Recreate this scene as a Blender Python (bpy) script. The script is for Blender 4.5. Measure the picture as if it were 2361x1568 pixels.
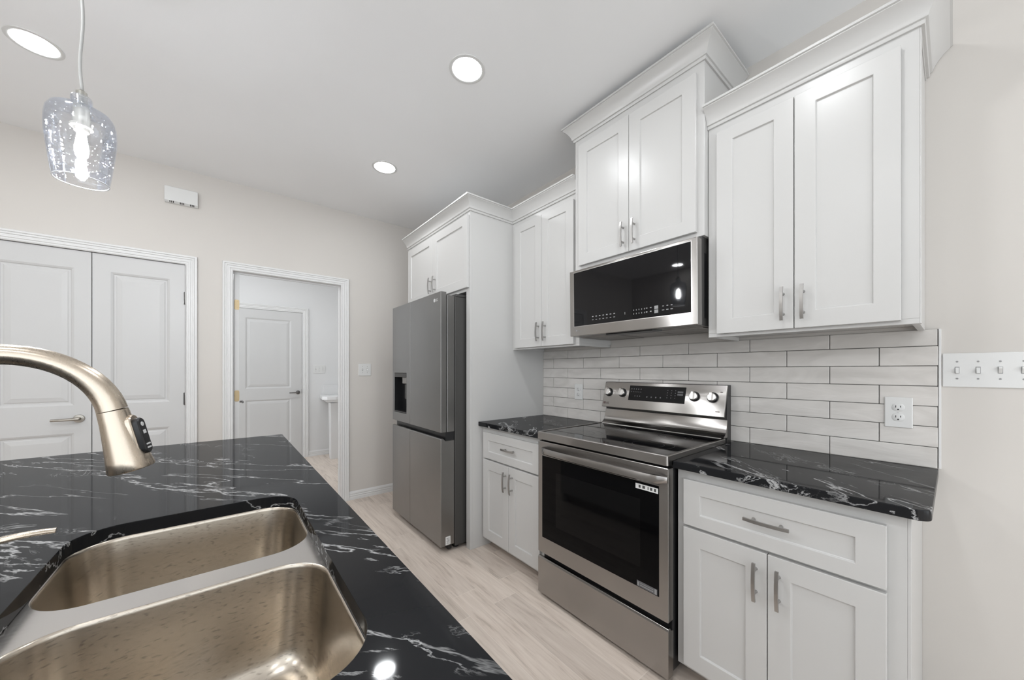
import bpy, bmesh, math, random
from mathutils import Vector, Matrix

# ------------------------------------------------------------------ scene, camera, world, exposure
for o in list(bpy.data.objects):
    bpy.data.objects.remove(o, do_unlink=True)
scene = bpy.context.scene
COL = scene.collection
PI = math.pi

YAW = 0.8903
CAM = Vector((0.0, -2.0662, 1.2602))
cam_data = bpy.data.cameras.new('camera')
cam_data.sensor_fit = 'HORIZONTAL'
cam_data.sensor_width = 36.0
cam_data.lens = 36.0 * 824.97 / 2361.0
cam_data.shift_y = (854.19 - 784.0) / 2361.0
cam_data.clip_start = 0.02
cam = bpy.data.objects.new('camera', cam_data)
cam.location = CAM
cam.rotation_euler = (PI / 2, 0, YAW)
COL.objects.link(cam)
scene.camera = cam

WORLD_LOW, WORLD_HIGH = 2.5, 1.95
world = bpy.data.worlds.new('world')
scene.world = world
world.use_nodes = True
wn = world.node_tree.nodes['Background']
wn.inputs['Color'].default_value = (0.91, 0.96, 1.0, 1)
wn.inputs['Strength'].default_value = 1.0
# daylight from the open living side: even sky above, extra brightness added below the horizon to light the ceiling
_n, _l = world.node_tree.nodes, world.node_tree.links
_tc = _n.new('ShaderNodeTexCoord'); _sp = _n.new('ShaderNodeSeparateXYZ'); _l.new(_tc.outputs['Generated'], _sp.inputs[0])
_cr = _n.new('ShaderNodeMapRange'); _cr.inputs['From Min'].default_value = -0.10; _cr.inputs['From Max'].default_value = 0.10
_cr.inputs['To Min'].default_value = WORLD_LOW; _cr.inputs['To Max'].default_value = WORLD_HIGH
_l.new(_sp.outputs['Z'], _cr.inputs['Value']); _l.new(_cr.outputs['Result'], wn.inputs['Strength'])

vs = scene.view_settings
vs.view_transform = 'Standard'
vs.look = 'None'
vs.gamma = 1.0
vs.use_curve_mapping = False
vs.exposure = 0.12

CEIL = 2.7905
LENS_STRENGTH = 95.0

# ------------------------------------------------------------------ materials
MATS = {}
def new_mat(name):
    m = bpy.data.materials.new(name)
    m.use_nodes = True
    MATS[name] = m
    return m, m.node_tree.nodes, m.node_tree.links, m.node_tree.nodes['Principled BSDF']

def simple(name, col, rough=0.5, metal=0.0, spec=0.5, coat=0.0, emit=None, estr=0.0):
    m, n, l, b = new_mat(name)
    b.inputs['Base Color'].default_value = (*col, 1)
    b.inputs['Roughness'].default_value = rough
    b.inputs['Metallic'].default_value = metal
    b.inputs['Specular IOR Level'].default_value = spec
    b.inputs['Coat Weight'].default_value = coat
    if emit:
        b.inputs['Emission Color'].default_value = (*emit, 1)
        b.inputs['Emission Strength'].default_value = estr
    return m

def paint(name, col, rough, bump=0.02, scale=180.0, var=0.02):
    m, n, l, b = new_mat(name)
    tc = n.new('ShaderNodeTexCoord')
    nz = n.new('ShaderNodeTexNoise'); nz.inputs['Scale'].default_value = scale; nz.inputs['Detail'].default_value = 3
    l.new(tc.outputs['Object'], nz.inputs['Vector'])
    bp = n.new('ShaderNodeBump'); bp.inputs['Strength'].default_value = bump; bp.inputs['Distance'].default_value = 0.002
    l.new(nz.outputs['Fac'], bp.inputs['Height']); l.new(bp.outputs['Normal'], b.inputs['Normal'])
    n2 = n.new('ShaderNodeTexNoise'); n2.inputs['Scale'].default_value = 2.2
    l.new(tc.outputs['Object'], n2.inputs['Vector'])
    mx = n.new('ShaderNodeMix'); mx.data_type = 'RGBA'
    mx.inputs['A'].default_value = (*[c * (1 - var) for c in col], 1)
    mx.inputs['B'].default_value = (*[min(1, c * (1 + var)) for c in col], 1)
    l.new(n2.outputs['Fac'], mx.inputs['Factor']); l.new(mx.outputs['Result'], b.inputs['Base Color'])
    b.inputs['Roughness'].default_value = rough
    return m

def brushed(name, col, rough=0.28, aniso=0.75, rot=0.25, grain=(1.5, 900.0, 900.0), blotch=0.06, rvar=0.05, specks=False):
    """brushed metal: fine streaks along local x, anisotropic highlight"""
    m, n, l, b = new_mat(name)
    tc = n.new('ShaderNodeTexCoord')
    mp = n.new('ShaderNodeMapping'); mp.inputs['Scale'].default_value = grain
    l.new(tc.outputs['Object'], mp.inputs['Vector'])
    nz = n.new('ShaderNodeTexNoise'); nz.inputs['Scale'].default_value = 1.0; nz.inputs['Detail'].default_value = 2
    l.new(mp.outputs['Vector'], nz.inputs['Vector'])
    mr = n.new('ShaderNodeMapRange')
    mr.inputs['To Min'].default_value = rough - rvar; mr.inputs['To Max'].default_value = rough + rvar
    l.new(nz.outputs['Fac'], mr.inputs['Value']); l.new(mr.outputs['Result'], b.inputs['Roughness'])
    n2 = n.new('ShaderNodeTexNoise'); n2.inputs['Scale'].default_value = 5.0
    l.new(tc.outputs['Object'], n2.inputs['Vector'])
    mx = n.new('ShaderNodeMix'); mx.data_type = 'RGBA'
    mx.inputs['A'].default_value = (*[c * (1 - blotch) for c in col], 1)
    mx.inputs['B'].default_value = (*[c * (1 + blotch) for c in col], 1)
    l.new(n2.outputs['Fac'], mx.inputs['Factor']); l.new(mx.outputs['Result'], b.inputs['Base Color'])
    if specks:      # water spots: short dark dashes lying level on the bowl walls
        m3 = n.new('ShaderNodeMapping'); m3.inputs['Scale'].default_value = (85.0, 85.0, 330.0)
        l.new(tc.outputs['Object'], m3.inputs['Vector'])
        n3 = n.new('ShaderNodeTexNoise'); n3.inputs['Scale'].default_value = 1.0; n3.inputs['Detail'].default_value = 2
        l.new(m3.outputs['Vector'], n3.inputs['Vector'])
        r3 = n.new('ShaderNodeMapRange'); r3.inputs['From Min'].default_value = 0.585; r3.inputs['From Max'].default_value = 0.68
        r3.inputs['To Min'].default_value = 1.0; r3.inputs['To Max'].default_value = 0.74
        l.new(n3.outputs['Fac'], r3.inputs['Value'])
        v3 = n.new('ShaderNodeVectorMath'); v3.operation = 'SCALE'
        l.new(mx.outputs['Result'], v3.inputs[0]); l.new(r3.outputs['Result'], v3.inputs['Scale'])
        l.new(v3.outputs[0], b.inputs['Base Color'])
    b.inputs['Metallic'].default_value = 1.0
    b.inputs['Anisotropic'].default_value = aniso
    b.inputs['Anisotropic Rotation'].default_value = rot
    return m

paint('wall_paint', (0.620, 0.590, 0.556), 0.75)
paint('ceiling_paint', (0.90, 0.905, 0.91), 0.9, bump=0.05, scale=90)
paint('inner_wall_paint', (0.70, 0.70, 0.70), 0.75)
paint('cabinet_paint', (0.565, 0.558, 0.546), 0.30, bump=0.012, scale=260, var=0.01)
paint('trim_paint', (0.72, 0.717, 0.712), 0.35, bump=0.01, var=0.01)
paint('door_paint', (0.565, 0.562, 0.558), 0.4, bump=0.015, var=0.01)
brushed('stainless', (0.375, 0.360, 0.346), 0.23, aniso=0.88, rot=0.25)
brushed('fridge_steel', (0.275, 0.27, 0.263), 0.30, aniso=0.6)
brushed('sink_steel', (0.535, 0.482, 0.414), 0.26, aniso=0.35, grain=(30.0, 30.0, 160.0), blotch=0.02, rvar=0.02, specks=True)
brushed('sink_rim_lit', (0.64, 0.62, 0.60), 0.24, aniso=0.3, grain=(200.0, 4.0, 200.0), blotch=0.02)  # same steel as the bowls; the ceiling's reflection is put into this paler colour
brushed('nickel', (0.56, 0.485, 0.40), 0.28, aniso=0.5, rot=0.0, grain=(300, 300, 3))
brushed('pull_metal', (0.45, 0.44, 0.43), 0.32, aniso=0.3)
simple('knob_metal', (0.60, 0.585, 0.57), 0.26, 1.0)
simple('door_hardware', (0.36, 0.335, 0.30), 0.30, 1.0)
simple('dark_hardware', (0.16, 0.155, 0.15), 0.35, 1.0)
simple('brass', (0.50, 0.39, 0.235), 0.45, 0.7)
simple('black_glass', (0.005, 0.005, 0.006), 0.03, 0.0, 0.34)
simple('oven_glass', (0.002, 0.002, 0.0025), 0.03, 0.0, 0.12)
simple('oven_window_tint', (0.003, 0.003, 0.0035), 0.05, 0.0, 0.2)
simple('black_plastic', (0.010, 0.010, 0.011), 0.35)
simple('dark_metal', (0.075, 0.073, 0.070), 0.45, 0.4)
simple('grey_filter', (0.34, 0.325, 0.31), 0.42, 0.8)
simple('white_plastic', (0.70, 0.70, 0.69), 0.35)
simple('outlet_face', (0.66, 0.66, 0.65), 0.35)
simple('slot_dark', (0.02, 0.02, 0.02), 0.6)
simple('grey_icon', (0.30, 0.30, 0.30), 0.5)
simple('dim_icon', (0.12, 0.12, 0.125), 0.5)
simple('burner_print', (0.022, 0.022, 0.023), 0.35)
simple('logo_brown', (0.09, 0.06, 0.055), 0.5)
simple('logo_grey', (0.62, 0.62, 0.62), 0.4)
simple('sticker_white', (0.75, 0.75, 0.74), 0.5)
simple('sticker_ink', (0.06, 0.06, 0.06), 0.6)
simple('grout', (0.13, 0.125, 0.12), 0.85)
simple('cord_grey', (0.42, 0.42, 0.41), 0.5)
simple('toe_kick', (0.40, 0.36, 0.32), 0.6)
simple('porcelain', (0.72, 0.72, 0.72), 0.18)
simple('lens_glow', (0.9, 0.9, 0.9), 0.5, emit=(0.955, 0.98, 1.0), estr=LENS_STRENGTH)
simple('bulb_glow', (0.9, 0.9, 0.9), 0.3, emit=(0.97, 0.985, 1.0), estr=800.0)
simple('glass_lip', (0.80, 0.82, 0.85), 0.08)  # whitish bead: the bright line on the glass rim, put in as colour
simple('socket_shell', (0.33, 0.32, 0.29), 0.4, 0.8)

def tile_mat():
    m, n, l, b = new_mat('glazed_tile')
    tc = n.new('ShaderNodeTexCoord')
    mp = n.new('ShaderNodeMapping'); mp.inputs['Scale'].default_value = (3.0, 3.0, 9.0)
    l.new(tc.outputs['Object'], mp.inputs['Vector'])
    nz = n.new('ShaderNodeTexNoise'); nz.inputs['Scale'].default_value = 1.6; nz.inputs['Detail'].default_value = 3; nz.inputs['Distortion'].default_value = 1.2
    l.new(mp.outputs['Vector'], nz.inputs['Vector'])
    bp = n.new('ShaderNodeBump'); bp.inputs['Strength'].default_value = 0.25; bp.inputs['Distance'].default_value = 0.01
    l.new(nz.outputs['Fac'], bp.inputs['Height']); l.new(bp.outputs['Normal'], b.inputs['Normal'])
    cr = n.new('ShaderNodeValToRGB')
    cr.color_ramp.elements[0].position = 0.3; cr.color_ramp.elements[0].color = (0.60, 0.575, 0.548, 1)
    cr.color_ramp.elements[1].position = 0.7; cr.color_ramp.elements[1].color = (0.70, 0.674, 0.646, 1)
    l.new(nz.outputs['Fac'], cr.inputs['Fac']); l.new(cr.outputs['Color'], b.inputs['Base Color'])
    b.inputs['Roughness'].default_value = 0.12
tile_mat()

CSEED, ISEED = 9.3, 1.7
def quartz_mat(name, ang, seed0=0.0, w1=0.0085, m1=(0.47, 0.57)):
    """near-black quartz with pale veins running along the direction ang"""
    m, n, l, b = new_mat(name)
    tc = n.new('ShaderNodeTexCoord')
    def veins(scale, da, long_, width, seed, mlo, mhi, dist, mscale):
        mp = n.new('ShaderNodeMapping'); mp.vector_type = 'TEXTURE'
        mp.inputs['Scale'].default_value = (long_, 1.0, 1.0)
        mp.inputs['Rotation'].default_value = (0, 0, ang + da); mp.inputs['Location'].default_value = (seed, seed * 0.7, seed * 0.3)
        l.new(tc.outputs['Object'], mp.inputs['Vector'])
        nz = n.new('ShaderNodeTexNoise'); nz.inputs['Scale'].default_value = scale; nz.inputs['Detail'].default_value = 8
        nz.inputs['Roughness'].default_value = 0.60; nz.inputs['Distortion'].default_value = dist
        l.new(mp.outputs['Vector'], nz.inputs['Vector'])
        s_ = n.new('ShaderNodeMath'); s_.operation = 'SUBTRACT'; s_.inputs[1].default_value = 0.5
        l.new(nz.outputs['Fac'], s_.inputs[0])
        a = n.new('ShaderNodeMath'); a.operation = 'ABSOLUTE'; l.new(s_.outputs[0], a.inputs[0])
        r = n.new('ShaderNodeMapRange'); r.inputs['From Min'].default_value = 0.0; r.inputs['From Max'].default_value = width
        r.inputs['To Min'].default_value = 1.0; r.inputs['To Max'].default_value = 0.0
        l.new(a.outputs[0], r.inputs['Value'])
        nm = n.new('ShaderNodeTexNoise'); nm.inputs['Scale'].default_value = mscale; nm.inputs['Detail'].default_value = 4
        l.new(mp.outputs['Vector'], nm.inputs['Vector'])
        k = n.new('ShaderNodeMapRange'); k.inputs['From Min'].default_value = mlo; k.inputs['From Max'].default_value = mhi
        l.new(nm.outputs['Fac'], k.inputs['Value'])
        mu = n.new('ShaderNodeMath'); mu.operation = 'MULTIPLY'
        l.new(r.outputs['Result'], mu.inputs[0]); l.new(k.outputs['Result'], mu.inputs[1])
        return mu
    v1 = veins(3.6, 0.0, 5.0, w1, 3.1 + seed0, m1[0], m1[1], 0.3, 5.0)
    v2 = veins(9.0, 0.1, 2.4, 0.016, 7.7, 0.58, 0.68, 1.6, 6.0)
    v3 = veins(24.0, -0.2, 2.4, 0.022, 1.3, 0.585, 0.68, 1.2, 7.0)
    ad = n.new('ShaderNodeMath'); ad.operation = 'ADD'; l.new(v1.outputs[0], ad.inputs[0]); l.new(v2.outputs[0], ad.inputs[1])
    h = n.new('ShaderNodeMath'); h.operation = 'MULTIPLY_ADD'; h.inputs[1].default_value = 0.5
    l.new(v3.outputs[0], h.inputs[0]); l.new(ad.outputs[0], h.inputs[2]); h.use_clamp = True
    mx = n.new('ShaderNodeMix'); mx.data_type = 'RGBA'
    mx.inputs['A'].default_value = (0.0120, 0.0125, 0.0140, 1); mx.inputs['B'].default_value = (0.40, 0.40, 0.40, 1)
    l.new(h.outputs[0], mx.inputs['Factor']); l.new(mx.outputs['Result'], b.inputs['Base Color'])
    # polished, sealed surface: dark body under a thin softened gloss
    b.inputs['Roughness'].default_value = 0.6
    b.inputs['Specular IOR Level'].default_value = 0.0
    gl = n.new('ShaderNodeBsdfGlossy'); gl.inputs['Roughness'].default_value = 0.055
    fr_ = n.new('ShaderNodeFresnel'); fr_.inputs['IOR'].default_value = 1.48
    fm = n.new('ShaderNodeMath'); fm.operation = 'MULTIPLY'; fm.inputs[1].default_value = 0.62
    l.new(fr_.outputs[0], fm.inputs[0])
    ms = n.new('ShaderNodeMixShader'); l.new(fm.outputs[0], ms.inputs[0]); l.new(b.outputs[0], ms.inputs[1]); l.new(gl.outputs[0], ms.inputs[2])
    l.new(ms.outputs[0], n['Material Output'].inputs['Surface'])
quartz_mat('black_quartz', math.radians(-38), CSEED, 0.0085, (0.42, 0.52))
quartz_mat('island_quartz', math.radians(40), ISEED, 0.0066, (0.43, 0.54))

def floor_mat():
    m, n, l, b = new_mat('wood_look_planks')
    tc = n.new('ShaderNodeTexCoord')
    sp = n.new('ShaderNodeSeparateXYZ'); l.new(tc.outputs['Object'], sp.inputs[0])
    PW, PL = 0.1525, 0.914
    def M(op, a, bb=None, c=None):
        k = n.new('ShaderNodeMath'); k.operation = op
        for i, v in enumerate((a, bb, c)):
            if v is None: continue
            if isinstance(v, (int, float)): k.inputs[i].default_value = v
            else: l.new(v, k.inputs[i])
        return k.outputs[0]
    yy = M('DIVIDE', M('ADD', sp.outputs['Y'], 0.774 + 20 * PW), PW)
    row = M('FLOOR', yy); fy = M('FRACT', yy)
    wn_ = n.new('ShaderNodeTexWhiteNoise'); wn_.noise_dimensions = '1D'; l.new(row, wn_.inputs['W'])
    xx = M('ADD', M('DIVIDE', M('ADD', sp.outputs['X'], 20.0), PL), wn_.outputs['Value'])
    colm = M('FLOOR', xx); fx = M('FRACT', xx)
    # grout mask
    gy = M('MINIMUM', fy, M('SUBTRACT', 1.0, fy)); gx = M('MINIMUM', fx, M('SUBTRACT', 1.0, fx))
    my = M('LESS_THAN', gy, 0.0009 / PW); mxx = M('LESS_THAN', gx, 0.0011 / PL)
    g = M('MAXIMUM', my, mxx)
    # per-plank random
    cb = n.new('ShaderNodeCombineXYZ'); l.new(row, cb.inputs[0]); l.new(colm, cb.inputs[1])
    w2 = n.new('ShaderNodeTexWhiteNoise'); w2.noise_dimensions = '3D'; l.new(cb.outputs[0], w2.inputs['Vector'])
    # grain
    off = n.new('ShaderNodeVectorMath'); off.operation = 'MULTIPLY_ADD'
    off.inputs[1].default_value = (1, 1, 1)
    sc_ = n.new('ShaderNodeVectorMath'); sc_.operation = 'SCALE'; sc_.inputs['Scale'].default_value = 13.0
    l.new(w2.outputs['Color'], sc_.inputs[0])
    l.new(tc.outputs['Object'], off.inputs[0]); l.new(sc_.outputs[0], off.inputs[2])
    mp = n.new('ShaderNodeMapping'); mp.inputs['Scale'].default_value = (1.6, 16.0, 1.0)
    l.new(off.outputs[0], mp.inputs['Vector'])
    nz = n.new('ShaderNodeTexNoise'); nz.inputs['Scale'].default_value = 1.5; nz.inputs['Detail'].default_value = 6; nz.inputs['Roughness'].default_value = 0.6
    nz.inputs['Distortion'].default_value = 1.0
    l.new(mp.outputs['Vector'], nz.inputs['Vector'])
    mp2 = n.new('ShaderNodeMapping'); mp2.inputs['Scale'].default_value = (4.0, 75.0, 1.0)
    l.new(off.outputs[0], mp2.inputs['Vector'])
    nf = n.new('ShaderNodeTexNoise'); nf.inputs['Scale'].default_value = 1.5; nf.inputs['Detail'].default_value = 3
    l.new(mp2.outputs['Vector'], nf.inputs['Vector'])
    fac = M('MULTIPLY_ADD', nf.outputs['Fac'], 0.35, M('MULTIPLY', nz.outputs['Fac'], 0.75))
    cr = n.new('ShaderNodeValToRGB'); e = cr.color_ramp.elements
    e[0].position = 0.36; e[0].color = (0.45, 0.375, 0.315, 1)
    e[1].position = 0.66; e[1].color = (0.71, 0.62, 0.545, 1)
    ee = e.new(0.5); ee.color = (0.63, 0.54, 0.47, 1)
    l.new(fac, cr.inputs['Fac'])
    hs = n.new('ShaderNodeHueSaturation')
    l.new(M('MULTIPLY_ADD', w2.outputs['Value'], 0.16, 0.92), hs.inputs['Value']); l.new(cr.outputs['Color'], hs.inputs['Color'])
    mx = n.new('ShaderNodeMix'); mx.data_type = 'RGBA'; mx.inputs['B'].default_value = (0.77, 0.69, 0.61, 1)
    l.new(g, mx.inputs['Factor']); l.new(hs.outputs['Color'], mx.inputs['A']); l.new(mx.outputs['Result'], b.inputs['Base Color'])
    b.inputs['Roughness'].default_value = 0.42
floor_mat()

def shade_glass():
    m, n, l, b = new_mat('seeded_glass')
    n.remove(b)
    out = n['Material Output']
    tr = n.new('ShaderNodeBsdfTransparent'); tr.inputs['Color'].default_value = (0.965, 0.97, 0.98, 1)
    gl = n.new('ShaderNodeBsdfGlossy'); gl.inputs['Roughness'].default_value = 0.03; gl.inputs['Color'].default_value = (0.92, 0.95, 1.0, 1)
    lw = n.new('ShaderNodeLayerWeight'); lw.inputs['Blend'].default_value = 0.35
    tc = n.new('ShaderNodeTexCoord')
    vo = n.new('ShaderNodeTexVoronoi'); vo.inputs['Scale'].default_value = 75.0; l.new(tc.outputs['Object'], vo.inputs['Vector'])
    mr = n.new('ShaderNodeMapRange'); mr.inputs['From Max'].default_value = 0.22; mr.inputs['To Min'].default_value = 1.0; mr.inputs['To Max'].default_value = 0.0
    l.new(vo.outputs['Distance'], mr.inputs['Value'])
    bp = n.new('ShaderNodeBump'); bp.inputs['Strength'].default_value = 0.6; bp.inputs['Distance'].default_value = 0.004
    wv = n.new('ShaderNodeTexNoise'); wv.inputs['Scale'].default_value = 38.0; wv.inputs['Detail'].default_value = 2
    l.new(tc.outputs['Object'], wv.inputs['Vector'])
    b2 = n.new('ShaderNodeBump'); b2.inputs['Strength'].default_value = 0.14; b2.inputs['Distance'].default_value = 0.006
    l.new(wv.outputs['Fac'], b2.inputs['Height']); l.new(b2.outputs['Normal'], bp.inputs['Normal'])
    l.new(mr.outputs['Result'], bp.inputs['Height']); l.new(bp.outputs['Normal'], gl.inputs['Normal'])
    mm = n.new('ShaderNodeMapRange'); mm.inputs['To Min'].default_value = 0.02; mm.inputs['To Max'].default_value = 0.5
    l.new(lw.outputs['Fresnel'], mm.inputs['Value'])
    ms = n.new('ShaderNodeMixShader')
    l.new(mm.outputs['Result'], ms.inputs[0]); l.new(tr.outputs[0], ms.inputs[1]); l.new(gl.outputs[0], ms.inputs[2])
    l.new(ms.outputs[0], out.inputs['Surface'])
shade_glass()

# ------------------------------------------------------------------ helpers
WLOC = {}
def link(o, parent=None):
    COL.objects.link(o)
    if parent is not None:
        o.parent = parent
    return o

def thing(name, label, cat, loc, group=None, kind=None):
    o = bpy.data.objects.new(name, None)
    o.empty_display_size = 0.05
    o.location = loc
    WLOC[o] = Vector(loc)
    o['label'] = label; o['category'] = cat
    if group: o['group'] = group
    if kind: o['kind'] = kind
    return link(o)

def finish(bm, name, mat, smooth=False):
    bmesh.ops.recalc_face_normals(bm, faces=bm.faces)
    me = bpy.data.meshes.new(name)
    bm.to_mesh(me); bm.free()
    mats = mat if isinstance(mat, (list, tuple)) else [mat]
    for mm in mats:
        me.materials.append(MATS[mm])
    if smooth:
        for p in me.polygons: p.use_smooth = True
    return me

def obj(name, bm, mat, parent=None, loc=None, bevel=0.0, smooth=False, label=None, kind=None, seg=2, auto=None):
    """bm is in world coordinates; becomes one mesh object relative to its parent / loc"""
    base = WLOC[parent] if parent is not None else Vector(loc if loc else (0, 0, 0))
    bmesh.ops.translate(bm, verts=bm.verts, vec=-base)
    me = finish(bm, name, mat, smooth)
    o = bpy.data.objects.new(name, me)
    if parent is None: o.location = base
    WLOC[o] = base
    link(o, parent)
    if bevel > 0:
        md = o.modifiers.new('bevel', 'BEVEL'); md.width = bevel; md.segments = seg
        md.limit_method = 'ANGLE'; md.angle_limit = math.radians(35); md.harden_normals = False
    if auto is not None:
        me.set_sharp_from_angle(angle=math.radians(auto))
    if label: o['label'] = label
    if kind: o['kind'] = kind
    return o

def solo(name, bm, mat, label, cat, loc, group=None, **kw):
    o = obj(name, bm, mat, None, loc, **kw)
    o['label'] = label; o['category'] = cat
    if group: o['group'] = group
    return o

def struct(name, bm, mat, parent=None, loc=None, label=None, cat=None, **kw):
    o = obj(name, bm, mat, parent, loc, **kw)
    if parent is None:
        o['kind'] = 'structure'
        if label: o['label'] = label
        if cat: o['category'] = cat
    return o

def box(bm, x0, x1, y0, y1, z0, z1):
    v = [bm.verts.new((x, y, z)) for x in (x0, x1) for y in (y0, y1) for z in (z0, z1)]
    for f in ((0, 1, 3, 2), (4, 6, 7, 5), (0, 4, 5, 1), (2, 3, 7, 6), (0, 2, 6, 4), (1, 5, 7, 3)):
        bm.faces.new([v[i] for i in f])
    return v

def B():
    return bmesh.new()

def boxbm(*a):
    bm = B(); box(bm, *a); return bm

def loft(bm, loops, closed=True, cap0=False, cap1=False):
    rows = [[bm.verts.new(p) for p in lp] for lp in loops]
    n = len(rows[0])
    for a, b in zip(rows[:-1], rows[1:]):
        for i in range(n if closed else n - 1):
            j = (i + 1) % n
            bm.faces.new((a[i], a[j], b[j], b[i]))
    if cap0: bm.faces.new(rows[0])
    if cap1: bm.faces.new(list(reversed(rows[-1])))
    return rows

def lathe(bm, prof, c=(0, 0, 0), seg=32, axis='Z', cap0=False, cap1=False, frame=None):
    """prof list of (r, h) along axis"""
    c = Vector(c)
    if frame: U, V, N = frame
    else:
        U, V, N = {'Z': (Vector((1, 0, 0)), Vector((0, 1, 0)), Vector((0, 0, 1))),
                   'Y': (Vector((1, 0, 0)), Vector((0, 0, 1)), Vector((0, -1, 0))),
                   'X': (Vector((0, 1, 0)), Vector((0, 0, 1)), Vector((1, 0, 0)))}[axis]
    loops = [[c + U * (r * math.cos(2 * PI * i / seg)) + V * (r * math.sin(2 * PI * i / seg)) + N * h for i in range(seg)] for r, h in prof]
    loft(bm, loops, True, cap0, cap1)

def tube(bm, pts, rad, seg=16, cap=True, flat=1.0, up=None):
    pts = [Vector(p) for p in pts]
    n = len(pts)
    rads = rad if isinstance(rad, (list, tuple)) else [rad] * n
    loops = []
    prev = None
    for i, p in enumerate(pts):
        t = (pts[min(i + 1, n - 1)] - pts[max(i - 1, 0)]).normalized()
        if prev is None:
            u = up if up else (Vector((0, 0, 1)) if abs(t.z) < 0.9 else Vector((1, 0, 0)))
        else:
            u = prev
        u = (u - t * u.dot(t)).normalized(); prev = u
        w = t.cross(u)
        loops.append([p + u * (rads[i] * flat * math.cos(2 * PI * k / seg)) + w * (rads[i] * math.sin(2 * PI * k / seg)) for k in range(seg)])
    loft(bm, loops, True, cap, cap)

def mould(bm, path, offs, N, prof):
    """sweep a profile [(u, v)]: u along the offset direction, v along N"""
    N = Vector(N)
    loops = [[Vector(p) + Vector(o) * u + N * v for (u, v) in prof] for p, o in zip(path, offs)]
    loft(bm, loops, True, True, True)

def rrect(x0, x1, y0, y1, r, z, n=8):
    pts = []
    for cx, cy, a0 in ((x1 - r, y1 - r, 0), (x0 + r, y1 - r, PI / 2), (x0 + r, y0 + r, PI), (x1 - r, y0 + r, 1.5 * PI)):
        for i in range(n + 1):
            a = a0 + (PI / 2) * i / n
            pts.append(Vector((cx + r * math.cos(a), cy + r * math.sin(a), z)))
    return pts

class Frame:
    """local frame: u right, v up, n outwards to the viewer"""
    def __init__(s, O, U, V, N):
        s.O, s.U, s.V, s.N = Vector(O), Vector(U), Vector(V), Vector(N)
    def __call__(s, u, v, d=0.0):
        return s.O + s.U * u + s.V * v + s.N * d

def panelled(bm, F, W, H, panels, prof, th):
    """slab W x H with sunk/raised rectangular panels (u0,u1,v0,v1); prof = [(inset, depth)] ; face at d=0, back at d=-th"""
    us = sorted(set([0, W] + [p[0] for p in panels] + [p[1] for p in panels]))
    vv = sorted(set([0, H] + [p[2] for p in panels] + [p[3] for p in panels]))
    G = {}
    def V(u, v, d=0.0):
        k = (round(u, 6), round(v, 6), round(d, 6))
        if k not in G: G[k] = bm.verts.new(F(u, v, d))
        return G[k]
    hole = set((p[0], p[2]) for p in panels)
    for i in range(len(us) - 1):
        for j in range(len(vv) - 1):
            if any(abs(us[i] - p[0]) < 1e-9 and abs(us[i + 1] - p[1]) < 1e-9 and abs(vv[j] - p[2]) < 1e-9 and abs(vv[j + 1] - p[3]) < 1e-9 for p in panels):
                continue
            bm.faces.new((V(us[i], vv[j]), V(us[i + 1], vv[j]), V(us[i + 1], vv[j + 1]), V(us[i], vv[j + 1])))
    for (a, b, c, d) in panels:
        prev = [V(a, c), V(b, c), V(b, d), V(a, d)]
        for ins, dep in prof:
            cur = [bm.verts.new(F(a + ins, c + ins, dep)), bm.verts.new(F(b - ins, c + ins, dep)),
                   bm.verts.new(F(b - ins, d - ins, dep)), bm.verts.new(F(a + ins, d - ins, dep))]
            for i in range(4):
                j = (i + 1) % 4
                bm.faces.new((prev[i], prev[j], cur[j], cur[i]))
            prev = cur
        bm.faces.new(prev)
    # sides and back
    bot = [V(u, 0) for u in us]; top = [V(u, H) for u in us]
    lef = [V(0, v) for v in vv]; rig = [V(W, v) for v in vv]
    back = {}
    def bk(u, v): return V(u, v, -th)
    for seq, key in ((us, 0), (us, H)):
        for i in range(len(us) - 1):
            bm.faces.new((V(us[i], key), V(us[i + 1], key), bk(us[i + 1], key), bk(us[i], key)))
    for j in range(len(vv) - 1):
        bm.faces.new((V(0, vv[j]), V(0, vv[j + 1]), bk(0, vv[j + 1]), bk(0, vv[j])))
        bm.faces.new((V(W, vv[j]), V(W, vv[j + 1]), bk(W, vv[j + 1]), bk(W, vv[j])))
    ring = [bk(u, 0) for u in us] + [bk(W, v) for v in vv[1:]] + [bk(u, H) for u in reversed(us[:-1])] + [bk(0, v) for v in reversed(vv[1:-1])]
    bm.faces.new(ring)

def text_into(bm, s, F, u, v, size, d=0.0005, depth=0.0004):
    cu = bpy.data.curves.new('txt', 'FONT'); cu.body = s; cu.size = size; cu.extrude = depth
    o = bpy.data.objects.new('txt', cu); COL.objects.link(o)
    dg = bpy.context.evaluated_depsgraph_get()
    me = bpy.data.meshes.new_from_object(o.evaluated_get(dg))
    tmp = bmesh.new(); tmp.from_mesh(me)
    mp = {}
    for vt in tmp.verts:
        mp[vt.index] = bm.verts.new(F(u + vt.co.x, v + vt.co.y, d + vt.co.z))
    for f in tmp.faces:
        try: bm.faces.new([mp[x.index] for x in f.verts])
        except ValueError: pass
    tmp.free(); bpy.data.objects.remove(o, do_unlink=True); bpy.data.meshes.remove(me); bpy.data.curves.remove(cu)

def fbox(bm, F, u0, u1, v0, v1, d0, d1):
    ps = [bm.verts.new(F(u, v, d)) for u in (u0, u1) for v in (v0, v1) for d in (d0, d1)]
    for f in ((0, 1, 3, 2), (4, 6, 7, 5), (0, 4, 5, 1), (2, 3, 7, 6), (0, 2, 6, 4), (1, 5, 7, 3)):
        bm.faces.new([ps[i] for i in f])

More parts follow.
